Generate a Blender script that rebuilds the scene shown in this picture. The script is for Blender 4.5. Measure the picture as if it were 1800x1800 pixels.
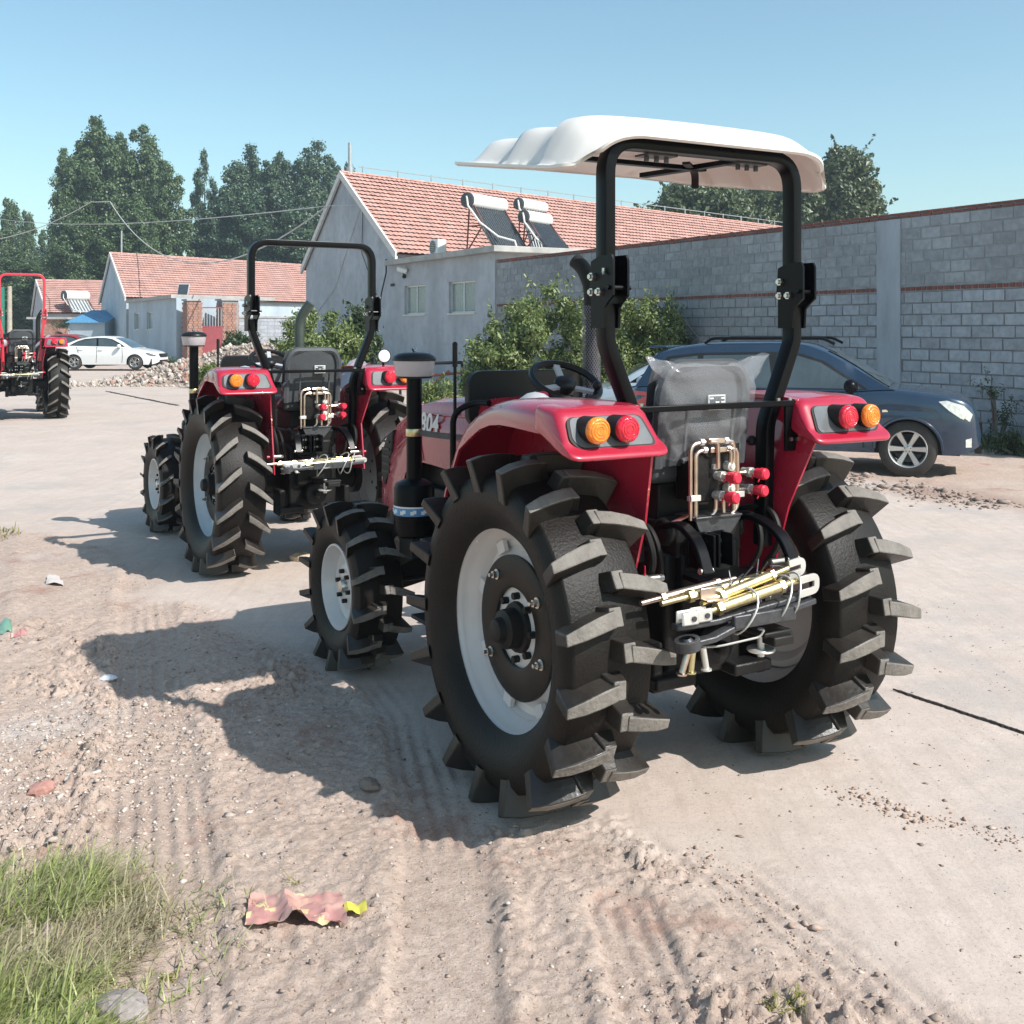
import bpy, bmesh, math, random
import numpy as np
from mathutils import Vector, Matrix
for o in list(bpy.data.objects): bpy.data.objects.remove(o)
SC = bpy.context.scene; COL = SC.collection
R = math.radians
# ---------------------------------------------------------------- camera
FX, CAMH, HZ = 1920.0, 1.9, 579.0          # focal length in photo pixels, eye height, horizon row (photo is 1800 px)
cam = bpy.data.cameras.new('camera'); camo = bpy.data.objects.new('camera', cam); COL.objects.link(camo)
cam.sensor_width = 36; cam.lens = FX/1800*36; cam.shift_y = (HZ-900)/1800
camo.location = (0, 0, CAMH); camo.rotation_euler = (R(90), 0, 0)
cam.clip_start = .05; cam.clip_end = 3000; SC.camera = camo
# ---------------------------------------------------------------- sky and sun
SUN_TO = Vector((2.29, -1.5, 2.62)).normalized()          # direction towards the sun
sun_el = math.asin(SUN_TO.z); sun_az = math.atan2(SUN_TO.x, SUN_TO.y)
w = bpy.data.worlds.new('World'); SC.world = w; w.use_nodes = True
nt = w.node_tree; bg = nt.nodes['Background']
sky = nt.nodes.new('ShaderNodeTexSky'); sky.sky_type = 'NISHITA'; sky.sun_disc = False
sky.sun_elevation = sun_el; sky.sun_rotation = sun_az; sky.air_density = 1.0; sky.dust_density = 1.0; sky.ozone_density = 2.2
mul = nt.nodes.new('ShaderNodeMixRGB'); mul.blend_type = 'MULTIPLY'; mul.inputs[0].default_value = 1; mul.inputs[2].default_value = (1.07, 1.19, 1.04, 1)   # camera white balance
nt.links.new(sky.outputs[0], mul.inputs[1]); nt.links.new(mul.outputs[0], bg.inputs['Color']); bg.inputs['Strength'].default_value = .138
sl = bpy.data.lights.new('sun', 'SUN'); so = bpy.data.objects.new('sun', sl); COL.objects.link(so)
sl.energy = 4.8; sl.angle = R(.53); sl.color = (1, .968, .925)
so.rotation_euler = (-SUN_TO).to_track_quat('-Z', 'Y').to_euler(); so.location = SUN_TO*60
SC.view_settings.view_transform = 'Standard'; SC.view_settings.look = 'None'
SC.view_settings.exposure = 0.33; SC.view_settings.gamma = 1; SC.view_settings.use_curve_mapping = False
SC.cycles.max_bounces = 8; SC.cycles.transparent_max_bounces = 16
random.seed(7); RNG = np.random.default_rng(11)
# ---------------------------------------------------------------- helpers
def A(u, v, Y): return Vector(((u-900)/FX*Y, Y, CAMH-(v-HZ)/FX*Y))      # point at depth Y seen at photo pixel (u, v)
def G(u, v): return A(u, v, CAMH*FX/(v-HZ))                             # ground point
V3 = lambda *a: Vector(a)
def tag(o, label=None, cat=None, group=None, kind=None):
    if label: o['label'] = label
    if cat: o['category'] = cat
    if group: o['group'] = group
    if kind: o['kind'] = kind
    return o
def thing(name, label, cat, loc=(0,0,0), rz=0, group=None):
    o = bpy.data.objects.new(name, None); COL.objects.link(o); o.empty_display_size = .2
    o.location = loc; o.rotation_euler = (0, 0, rz); return tag(o, label, cat, group)
def place(o, parent=None, loc=None, rot=None, scale=None):
    COL.objects.link(o)
    if parent is not None: o.parent = parent
    if loc is not None: o.location = loc
    if rot is not None: o.rotation_euler = rot
    if scale is not None: o.scale = scale
    return o
def ortho(d):
    d = Vector(d).normalized(); a = V3(0,0,1) if abs(d.z) < .95 else V3(0,1,0)
    x = a.cross(d).normalized(); return x, d.cross(x).normalized(), d
class MB:
    def __init__(s): s.v = []; s.f = []; s.m = []
    def add(s, vs, fs, mi=0):
        n = len(s.v); s.v += [tuple(v) for v in vs]; s.f += [tuple(i+n for i in f) for f in fs]; s.m += [mi]*len(fs); return s
    def box(s, c, d, M=None, mi=0):
        a, b, e = d[0]/2, d[1]/2, d[2]/2
        vs = [V3(x,y,z) for x in (-a,a) for y in (-b,b) for z in (-e,e)]
        if M is not None: vs = [M @ v for v in vs]
        vs = [v+Vector(c) for v in vs]
        return s.add(vs, [(0,1,3,2),(4,6,7,5),(0,4,5,1),(2,3,7,6),(0,2,6,4),(1,5,7,3)], mi)
    def hexa(s, b, t, mi=0):                     # four bottom and four top points, same order
        return s.add(list(b)+list(t), [(3,2,1,0),(4,5,6,7),(0,1,5,4),(1,2,6,5),(2,3,7,6),(3,0,4,7)], mi)
    def cyl(s, p0, p1, r0, r1=None, n=14, cap=True, mi=0):
        r1 = r0 if r1 is None else r1; p0 = Vector(p0); p1 = Vector(p1); x, y, _ = ortho(p1-p0)
        vs = []
        for p, r in ((p0,r0),(p1,r1)):
            vs += [p+(x*math.cos(2*math.pi*i/n)+y*math.sin(2*math.pi*i/n))*r for i in range(n)]
        fs = [(i,(i+1)%n,n+(i+1)%n,n+i) for i in range(n)]
        if cap: fs += [tuple(range(n-1,-1,-1)), tuple(range(n,2*n))]
        return s.add(vs, fs, mi)
    def sweep(s, pts, sec, up=None, closed=False, cap=True, scl=None, mi=0):   # sec: 2D outline swept along pts
        pts = [Vector(p) for p in pts]; n = len(pts); k = len(sec); vs = []; x = None
        for i, p in enumerate(pts):
            a = pts[(i-1)%n] if (closed or i > 0) else p; b = pts[(i+1)%n] if (closed or i < n-1) else p
            t = (b-a).normalized()
            if up is not None: x = Vector(up).cross(t); x = x.normalized() if x.length > 1e-6 else ortho(t)[0]
            elif x is None: x = ortho(t)[0]
            else: x = (x-t*x.dot(t)).normalized()
            y = t.cross(x); q = scl[i] if scl else 1
            vs += [p+x*u*q+y*v*q for u, v in sec]
        fs = []
        for i in range(n if closed else n-1):
            j = (i+1)%n
            fs += [(i*k+a, i*k+(a+1)%k, j*k+(a+1)%k, j*k+a) for a in range(k)]
        if cap and not closed: fs += [tuple(range(k-1,-1,-1)), tuple(range((n-1)*k, n*k))]
        return s.add(vs, fs, mi)
    def tube(s, pts, r, n=8, **k):
        return s.sweep(pts, [(math.cos(2*math.pi*i/n)*r, math.sin(2*math.pi*i/n)*r) for i in range(n)], **k)
    def bar(s, pts, w, h, up=None, **k): return s.sweep(pts, [(-w/2,-h/2),(w/2,-h/2),(w/2,h/2),(-w/2,h/2)], up=up, **k)
    def lathe(s, prof, n=32, o=(0,0,0), ax=(0,0,1), mi=0, a0=0, a1=2*math.pi):
        o = Vector(o); x, y, z = ortho(ax); k = len(prof); full = abs(a1-a0-2*math.pi) < 1e-6; m = n if full else n+1
        vs = []
        for i in range(m):
            t = a0+(a1-a0)*i/n; d = x*math.cos(t)+y*math.sin(t)
            vs += [o+d*r+z*h for r, h in prof]
        fs = [(i*k+a, ((i+1)%m)*k+a, ((i+1)%m)*k+a+1, i*k+a+1) for i in range(n) for a in range(k-1)]
        return s.add(vs, fs, mi)
    def prism(s, poly, fn, mi=0):                # poly: 2D points; fn(p, side 0/1) -> 3D
        k = len(poly); vs = [fn(p,0) for p in poly]+[fn(p,1) for p in poly]
        return s.add(vs, [tuple(range(k-1,-1,-1)), tuple(range(k,2*k))]+[(i,(i+1)%k,k+(i+1)%k,k+i) for i in range(k)], mi)
    def plate(s, poly, axis, c0, c1, mi=0):      # axis: the constant coordinate of a slab with outline poly
        f = {'x': lambda p, q: (q, p[0], p[1]), 'y': lambda p, q: (p[0], q, p[1]), 'z': lambda p, q: (p[0], p[1], q)}[axis]
        return s.prism(poly, lambda p, i: f(p, (c0, c1)[i]), mi)
    def grid(s, fn, nu, nv, mi=0, wrapu=False):
        vs = [fn(i/nu, j/nv) for i in range(nu+(0 if wrapu else 1)) for j in range(nv+1)]; k = nv+1; mu = nu if wrapu else nu+1
        return s.add(vs, [(i*k+j, ((i+1)%mu)*k+j, ((i+1)%mu)*k+j+1, i*k+j+1) for i in range(nu) for j in range(nv)], mi)
    def sphere(s, c, r, n=12, m=8, sq=(1,1,1), mi=0):
        c = Vector(c); return s.grid(lambda u, v: c+V3(math.cos(2*math.pi*u)*math.sin(math.pi*v)*r*sq[0], math.sin(2*math.pi*u)*math.sin(math.pi*v)*r*sq[1], -math.cos(math.pi*v)*r*sq[2]), n, m, mi, True)
    def mesh(s, name, mats, smooth=40, fix=True):
        me = bpy.data.meshes.new(name); me.from_pydata(s.v, [], s.f)
        for m in (mats if isinstance(mats, (list, tuple)) else [mats]): me.materials.append(m)
        if any(s.m): me.polygons.foreach_set('material_index', s.m)
        if fix:
            bm = bmesh.new(); bm.from_mesh(me); bmesh.ops.remove_doubles(bm, verts=bm.verts, dist=1e-5)
            bmesh.ops.recalc_face_normals(bm, faces=bm.faces); bm.to_mesh(me); bm.free()
        if smooth: me.shade_smooth(); me.set_sharp_from_angle(angle=R(smooth))
        me.update(); return me
    def build(s, name, mats, parent=None, loc=None, rot=None, smooth=40, bev=0, seg=2, kind=None, fix=True):
        o = bpy.data.objects.new(name, s.mesh(name, mats, smooth, fix)); place(o, parent, loc, rot)
        if bev:
            b = o.modifiers.new('bevel', 'BEVEL'); b.width = bev; b.segments = seg; b.limit_method = 'ANGLE'; b.angle_limit = R(40); b.use_clamp_overlap = True
        if kind: o['kind'] = kind
        return o
def np_mesh(name, V, F, mat, smooth=False):
    V = np.asarray(V, np.float32); F = np.asarray(F, np.int32); me = bpy.data.meshes.new(name)
    me.vertices.add(len(V)); me.vertices.foreach_set('co', V.ravel()); k = F.shape[1]
    me.loops.add(F.size); me.loops.foreach_set('vertex_index', F.ravel())
    me.polygons.add(len(F)); me.polygons.foreach_set('loop_start', np.arange(0, F.size, k, dtype=np.int32))
    me.polygons.foreach_set('loop_total', np.full(len(F), k, np.int32))
    if mat: me.materials.append(mat)
    me.update(calc_edges=True)
    if smooth: me.shade_smooth()
    return me
def arc_path(pts, r, n=6):                       # polyline with rounded corners
    pts = [Vector(p) for p in pts]; out = [pts[0]]
    for a, b, c in zip(pts, pts[1:], pts[2:]):
        d1 = (a-b); d2 = (c-b); q = min(r, d1.length*.49, d2.length*.49); p0 = b+d1.normalized()*q; p1 = b+d2.normalized()*q
        for i in range(n+1):
            t = i/n; out.append(p0*(1-t)**2+b*2*t*(1-t)+p1*t*t)
    return out+[pts[-1]]
def rrect(w, h, r, n=4):
    o = []
    for cx, cy, a in ((w/2-r,h/2-r,0),(-w/2+r,h/2-r,90),(-w/2+r,-h/2+r,180),(w/2-r,-h/2+r,270)):
        o += [(cx+math.cos(R(a+90*i/n))*r, cy+math.sin(R(a+90*i/n))*r) for i in range(n+1)]
    return o
def vnoise(x, y, seed=0):
    xi = np.floor(x).astype(np.int64); yi = np.floor(y).astype(np.int64); fx = x-xi; fy = y-yi
    fx = fx*fx*(3-2*fx); fy = fy*fy*(3-2*fy)
    def h(a, b):
        q = (a*374761393+b*668265263+seed*144269504) & 0xffffffff; q = ((q ^ (q >> 13))*1274126177) & 0xffffffff
        return ((q ^ (q >> 16)) & 0xffff)/65535.
    return (h(xi,yi)*(1-fx)+h(xi+1,yi)*fx)*(1-fy)+(h(xi,yi+1)*(1-fx)+h(xi+1,yi+1)*fx)*fy
def fbm(x, y, oct=4, seed=0):
    s = 0; a = .5
    for i in range(oct): s = s+a*vnoise(x*2**i+17*i, y*2**i-9*i, seed+i); a *= .5
    return s
# ---------------------------------------------------------------- materials
def pm(name, col, rough=.5, metal=0, var=.12, scale=6, bump=0, bscale=60, coat=0, alpha=1, dust=0, dustcol=(.36,.29,.24), spec=.5, trans=0, rvar=0, stretch=None):
    m = bpy.data.materials.new(name); m.use_nodes = True; t = m.node_tree; N = t.nodes; L = t.links; b = N['Principled BSDF']
    b.inputs['Roughness'].default_value = rough; b.inputs['Metallic'].default_value = metal; b.inputs['Coat Weight'].default_value = coat
    b.inputs['Coat Roughness'].default_value = .06
    b.inputs['Alpha'].default_value = alpha; b.inputs['Specular IOR Level'].default_value = spec; b.inputs['Transmission Weight'].default_value = trans
    tc = N.new('ShaderNodeTexCoord'); src = tc.outputs['Object']
    if stretch:
        mp = N.new('ShaderNodeMapping'); mp.inputs['Scale'].default_value = stretch; L.new(src, mp.inputs[0]); src = mp.outputs[0]
    nz = N.new('ShaderNodeTexNoise'); nz.inputs['Scale'].default_value = scale; nz.inputs['Detail'].default_value = 6; nz.inputs['Roughness'].default_value = .62
    L.new(src, nz.inputs['Vector'])
    rp = N.new('ShaderNodeValToRGB'); e = rp.color_ramp.elements
    e[0].position = .3; e[1].position = .7
    e[0].color = (*[c*(1-var) for c in col], 1); e[1].color = (*[min(1, c*(1+var)) for c in col], 1)
    L.new(nz.outputs[0], rp.inputs[0]); out = rp.outputs[0]
    if dust:
        n2 = N.new('ShaderNodeTexNoise'); n2.inputs['Scale'].default_value = 3.1; n2.inputs['Detail'].default_value = 8; L.new(tc.outputs['Object'], n2.inputs['Vector'])
        r2 = N.new('ShaderNodeMapRange'); r2.inputs[1].default_value = .42; r2.inputs[2].default_value = .75; r2.inputs[3].default_value = dust*.25; r2.inputs[4].default_value = dust; L.new(n2.outputs[0], r2.inputs[0])
        mx = N.new('ShaderNodeMixRGB'); L.new(r2.outputs[0], mx.inputs[0]); L.new(out, mx.inputs[1]); mx.inputs[2].default_value = (*dustcol, 1); out = mx.outputs[0]
    L.new(out, b.inputs['Base Color'])
    if rvar:
        r3 = N.new('ShaderNodeMapRange'); r3.inputs[3].default_value = max(0, rough-rvar); r3.inputs[4].default_value = min(1, rough+rvar); L.new(nz.outputs[0], r3.inputs[0]); L.new(r3.outputs[0], b.inputs['Roughness'])
    if bump:
        n4 = N.new('ShaderNodeTexNoise'); n4.inputs['Scale'].default_value = bscale; n4.inputs['Detail'].default_value = 5; L.new(src, n4.inputs['Vector'])
        bp = N.new('ShaderNodeBump'); bp.inputs['Strength'].default_value = bump; bp.inputs['Distance'].default_value = .01; L.new(n4.outputs[0], bp.inputs['Height']); L.new(bp.outputs[0], b.inputs['Normal'])
    return m
def blockmat(name, col):
    m = pm(name, col, .92, var=.14, bump=.35, bscale=30); t = m.node_tree; N = t.nodes; L = t.links; b = N['Principled BSDF']
    g = N.new('ShaderNodeNewGeometry'); oi = N.new('ShaderNodeObjectInfo'); a = N.new('ShaderNodeMath'); a.operation = 'ADD'; L.new(g.outputs['Random Per Island'], a.inputs[0]); L.new(oi.outputs['Random'], a.inputs[1])
    r = N.new('ShaderNodeMapRange'); r.inputs[2].default_value = 2; r.inputs[3].default_value = .74; r.inputs[4].default_value = 1.22; L.new(a.outputs[0], r.inputs[0])
    nz = N.new('ShaderNodeTexNoise'); nz.inputs['Scale'].default_value = .55; nz.inputs['Detail'].default_value = 7; nz.inputs['Roughness'].default_value = .65; L.new(g.outputs['Position'], nz.inputs['Vector'])
    r2 = N.new('ShaderNodeMapRange'); r2.inputs[1].default_value = .3; r2.inputs[2].default_value = .7; r2.inputs[3].default_value = .78; r2.inputs[4].default_value = 1.15; L.new(nz.outputs[0], r2.inputs[0])
    n3 = N.new('ShaderNodeTexNoise'); n3.inputs['Scale'].default_value = 9; n3.inputs['Detail'].default_value = 6; L.new(g.outputs['Position'], n3.inputs['Vector']); r3 = N.new('ShaderNodeMapRange'); r3.inputs[1].default_value = .35; r3.inputs[2].default_value = .65; r3.inputs[3].default_value = .86; r3.inputs[4].default_value = 1.1; L.new(n3.outputs[0], r3.inputs[0])
    q = N.new('ShaderNodeMath'); q.operation = 'MULTIPLY'; L.new(r.outputs[0], q.inputs[0]); L.new(r2.outputs[0], q.inputs[1]); q2 = N.new('ShaderNodeMath'); q2.operation = 'MULTIPLY'; L.new(q.outputs[0], q2.inputs[0]); L.new(r3.outputs[0], q2.inputs[1])
    cb = N.new('ShaderNodeMixRGB'); cb.blend_type = 'MULTIPLY'; cb.inputs[0].default_value = 1; cb.inputs[1].default_value = (*col,1); L.new(q2.outputs[0], cb.inputs[2]); L.new(cb.outputs[0], b.inputs['Base Color']); return m
def leafmat(name, c1, c2, rough=.5, sc=1.0):
    m = bpy.data.materials.new(name); m.use_nodes = True; t = m.node_tree; N = t.nodes; L = t.links; b = N['Principled BSDF']
    g = N.new('ShaderNodeNewGeometry'); rp = N.new('ShaderNodeValToRGB'); rp.color_ramp.elements[0].color = (*c1, 1); rp.color_ramp.elements[1].color = (*c2, 1)
    L.new(g.outputs['Random Per Island'], rp.inputs[0]); L.new(rp.outputs[0], b.inputs['Base Color']); b.inputs['Roughness'].default_value = rough
    tr = N.new('ShaderNodeBsdfTranslucent'); L.new(rp.outputs[0], tr.inputs[0]); mx = N.new('ShaderNodeMixShader'); mx.inputs[0].default_value = .22
    L.new(b.outputs[0], mx.inputs[1]); L.new(tr.outputs[0], mx.inputs[2]); L.new(mx.outputs[0], N['Material Output'].inputs[0]); return m
M = {}
def defmats():
    P = lambda k, *a, **q: M.__setitem__(k, pm(k, *a, **q))
    P('rubber', (.008,.0065,.0055), .48, var=.35, scale=9, bump=.25, bscale=90, dust=.06, dustcol=(.12,.09,.07), spec=.22)
    P('rubber_lug', (.015,.0125,.0105), .40, var=.45, scale=14, bump=.2, bscale=55, dust=.14, dustcol=(.17,.14,.115), spec=.5, rvar=.12)
    P('rubber_lit_top', (.155,.142,.128), .7, var=.40, scale=16, bump=.5, bscale=60, dust=.5, dustcol=(.25,.215,.18), spec=.35)  # dusty lug tops, paler than the flanks: sunlight put into the colour
    P('white_rim', (.66,.63,.61), .34, var=.04, coat=.3, dust=.10)
    P('silver_rim', (.50,.56,.60), .35, var=.05, coat=.3, dust=.10)
    P('black_paint', (.004,.004,.005), .30, var=.25, coat=.0, rvar=.08, spec=.13)
    P('black_matte', (.010,.0095,.009), .55, var=.3, dust=.03, spec=.3)
    P('brown_disc', (.012,.009,.007), .42, var=.25, dust=.04, spec=.25)
    P('red_paint', (.40,.010,.036), .27, var=.06, scale=3, coat=.55, dust=.05, dustcol=(.42,.33,.30), rvar=.05)
    P('red_cap', (.62,.02,.05), .35, var=.1)
    P('cast_iron', (.009,.009,.0095), .40, var=.4, bump=.3, bscale=40, dust=.03, spec=.2)
    P('zinc', (.62,.60,.55), .32, 1, var=.15)
    P('gold_zinc', (.68,.58,.33), .36, 1, var=.22, scale=20)
    P('copper_pipe', (.66,.53,.44), .30, 1, var=.2, scale=12)
    P('pale_steel', (.72,.70,.66), .4, .6, var=.12)
    P('steel_dark', (.075,.075,.08), .42, .5, var=.3, scale=20, bump=.2)
    P('bowl', (.62,.55,.57), .3, var=.05, trans=.15)
    P('amber', (.86,.23,.02), .16, var=.25, scale=40, bump=.5, bscale=70, coat=.5)
    P('lamp_red', (.62,.012,.035), .14, var=.3, scale=40, bump=.5, bscale=70, coat=.5)
    P('lamp_panel', (.13,.135,.14), .22, var=.3, coat=.6)
    P('canopy', (.80,.76,.71), .38, var=.05, scale=3, coat=.15, dust=.22, dustcol=(.50,.42,.36))
    P('blue_label', (.10,.28,.52), .4, var=.2)
    P('white_print', (.78,.78,.76), .5, var=.05)
    P('seat_fabric', (.055,.06,.066), .6, var=.2, bump=.2)
    P('plastic_wrap', (.75,.73,.76), .18, var=.1, alpha=.13, bump=1.0, coat=1, bscale=14)
    P('grey_plastic', (.42,.43,.45), .42, var=.1)
    P('dark_plastic', (.010,.010,.011), .38, var=.2, spec=.3)
    P('lens', (.75,.78,.78), .08, var=.05, coat=1)
    P('exhaust_shield', (.17,.16,.19), .4, .5, var=.2)
    P('green_pipe', (.055,.07,.06), .45, .3, var=.2)
    P('wire', (.55,.54,.50), .5, .4, var=.1)
    P('red_rops', (.50,.02,.045), .3, coat=.5, var=.06)
defmats()
# ================================================================ ground
def axis_pts(segs):
    out = [segs[0][0]]
    for a, b, d in segs:
        n = max(1, round((b-a)/d)); out += [a+(b-a)*(i+1)/n for i in range(n)]
    return out
def geo(a, d, g, end):
    o = []; x = a
    while x < end: d *= g; x += d; o.append(x)
    return o
def sstep(a, b, x): t = np.clip((x-a)/(b-a), 0, 1); return t*t*(3-2*t)
def seg_dist(x, y, pts):
    best = np.full(x.shape, 1e9)
    for (ax, ay), (bx, by) in zip(pts, pts[1:]):
        dx, dy = bx-ax, by-ay; L2 = dx*dx+dy*dy; t = np.clip(((x-ax)*dx+(y-ay)*dy)/L2, 0, 1)
        qx, qy = x-(ax+t*dx), y-(ay+t*dy); d = np.hypot(qx, qy)*np.where(dx*qy-dy*qx > 0, 1, -1); m = np.abs(d) < np.abs(best); best = np.where(m, d, best)
    return best
TRACKS = [([(-.16,2.2),(-.19,3.2),(-.26,4.2),(-.48,5.4),(-1.05,6.9),(-2.0,8.5)], .17), ([(-.85,2.6),(-1.12,3.5),(-1.5,4.6),(-2.1,6.3),(-2.9,8.7),(-3.6,10.4)], .19), ([(1.32,2.3),(1.0,3.3),(.62,4.1)], .15), ([(.55,2.2),(.42,3.0),(.36,3.6)], .12), ([(-2.6,3.4),(-2.9,5),(-3.7,7.6),(-4.8,10)], .18)]
def worley(x, y, sc, seed):
    x = x*sc; y = y*sc; xi = np.floor(x); yi = np.floor(y); best = np.full(x.shape, 9.); rnd = np.zeros_like(x)
    for dx in (-1,0,1):
        for dy in (-1,0,1):
            cx = xi+dx; cy = yi+dy; a = vnoise(cx+.0, cy+.0, seed); b = vnoise(cx+.0, cy+.0, seed+1); r = vnoise(cx+.0, cy+.0, seed+2); d = (cx+a-x)**2+(cy+b-y)**2; m = d < best; best = np.where(m, d, best); rnd = np.where(m, r, rnd)
    return np.sqrt(best), rnd
def masks(x, y):
    n = fbm(x*.9, y*.9, 4, 5)-.47; n2 = fbm(x*3.1, y*3.1, 3, 9)-.44
    s = -((x-.95)*.81+(y-3.4)*.588)
    d1 = sstep(-.22, .30, s+.9*n+.5*n2)*(1-sstep(9.9, 11.3, y+1.6*n+.6*n2-.18*(x+3)))
    s2 = (x-4.75)*.937+(y-12.5)*.348; d2 = sstep(-.3, .5, s2+1.8*n+.8*n2)
    d3 = sstep(38, 60, y+x*.2+8*n)*.8
    return np.maximum(np.maximum(d1, d2), d3), d2, d3
def gh(x, y):
    """height of the ground and how dirty it is"""
    D, D2, D3 = masks(x, y)
    near = 1-sstep(14, 30, y)
    base = .020*(fbm(x*1.1, y*1.1, 3, 21)-.45)+.016*(fbm(x*4.5, y*4.5, 4, 22)-.45)+.014*(fbm(x*13, y*13, 3, 23)-.45)
    rg = lambda s, q: 1-np.abs(2*vnoise(x*s, y*s, q)-1)
    cl = -.012*rg(9, 37)**8-.010*rg(17, 38)**6-np.maximum(0, .24-vnoise(x*7, y*8, 36))*.09
    for sc, th, am, q in ((15, .80, .030, 101), (30, .66, .018, 111), (52, .55, .010, 121)):
        f1, rn = worley(x+.02*(vnoise(x*40, y*40, q+5)-.5), y+.02*(vnoise(x*40+9, y*40, q+6)-.5), sc, q); cl = cl+(rn > th)*np.sqrt(np.maximum(0, .20-f1*f1))*1.8*am*(.5+rn)
    cl = np.clip(cl, -.030, .024)
    fine = .024*(vnoise(x*36, y*36, 33)-.5)+.020*(vnoise(x*61, y*61, 34)-.5)-.022*np.maximum(0, vnoise(x*24+7, y*24, 35)-.72)/.28
    lump = sstep(.50, .62, fbm(x*1.7+5, y*1.7, 3, 41))                      # crumbly patches
    hd = base+(cl*(.30+1.1*lump)+fine*(.45+.75*lump))
    rut = np.zeros_like(x); flat = np.zeros_like(x)
    for pts, wd in TRACKS:
        d = seg_dist(x, y, pts)+.03*(fbm(x*2, y*2, 2, 51)-.4); a = np.abs(d)
        inside = 1-sstep(wd*.8, wd*1.1, a); edge = np.exp(-((a-wd*1.25)/.06)**2)
        cw = np.cos(2*math.pi*d/.068+.8*fbm(x*5, y*5, 2, 62)); gr = .0065*np.sign(cw)*np.abs(cw)**.45*sstep(.33, .52, fbm(x*1.4, y*1.4, 2, 61)+.1)
        rut += inside*(-.016+gr)+edge*.016*(.1+1.6*vnoise(x*8, y*8, 71))*(.4+vnoise(x*27, y*27, 72)); flat = np.maximum(flat, inside)
    hd = hd*(1-.62*flat)+rut
    ridge = np.exp(-(((x-4.75)*.937+(y-12.5)*.348-.1-.5*(fbm(x*.8, y*.8, 2, 81)-.4))/.35)**2)*.05*(.3+fbm(x*5, y*5, 3, 82))
    hc = .006*(fbm(x*2.2, y*2.2, 4, 91)-.45)+.0020*(fbm(x*25, y*25, 2, 92)-.45)
    h = hc*(1-D)+hd*D*near*.9+ridge*D2
    for cx, cy, rr in ((.05,4.46,.34),(1.19,5.10,.34),(-.90,6.18,.26)): h = h*sstep(.55, 1.3, np.hypot(x-cx, y-cy)/rr) # settled under the tyres
    return h, D, D2, np.clip(lump*D, 0, 1), flat
xs = axis_pts([(-2.3,2.3,.0110)]); xs = sorted(set([round(v,4) for v in xs]+[round(s*v,4) for v in geo(2.3,.0110,1.028,260) for s in (1,-1)]))
ys = axis_pts([(2.5,6.0,.0110)]); ys = sorted(set([-6.,-2.,0.,1.,1.8,2.2,2.4]+[round(v,4) for v in ys]+[round(v,4) for v in geo(6.0,.0110,1.018,420)]))
gx, gy = np.meshgrid(np.array(xs), np.array(ys), indexing='ij')
gz, gD, gD2, gL, gF = gh(gx, gy)
n1, n2 = gx.shape; idx = np.arange(n1*n2).reshape(n1, n2)
Fq = np.stack([idx[:-1,:-1], idx[1:,:-1], idx[1:,1:], idx[:-1,1:]], -1).reshape(-1, 4)
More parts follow.
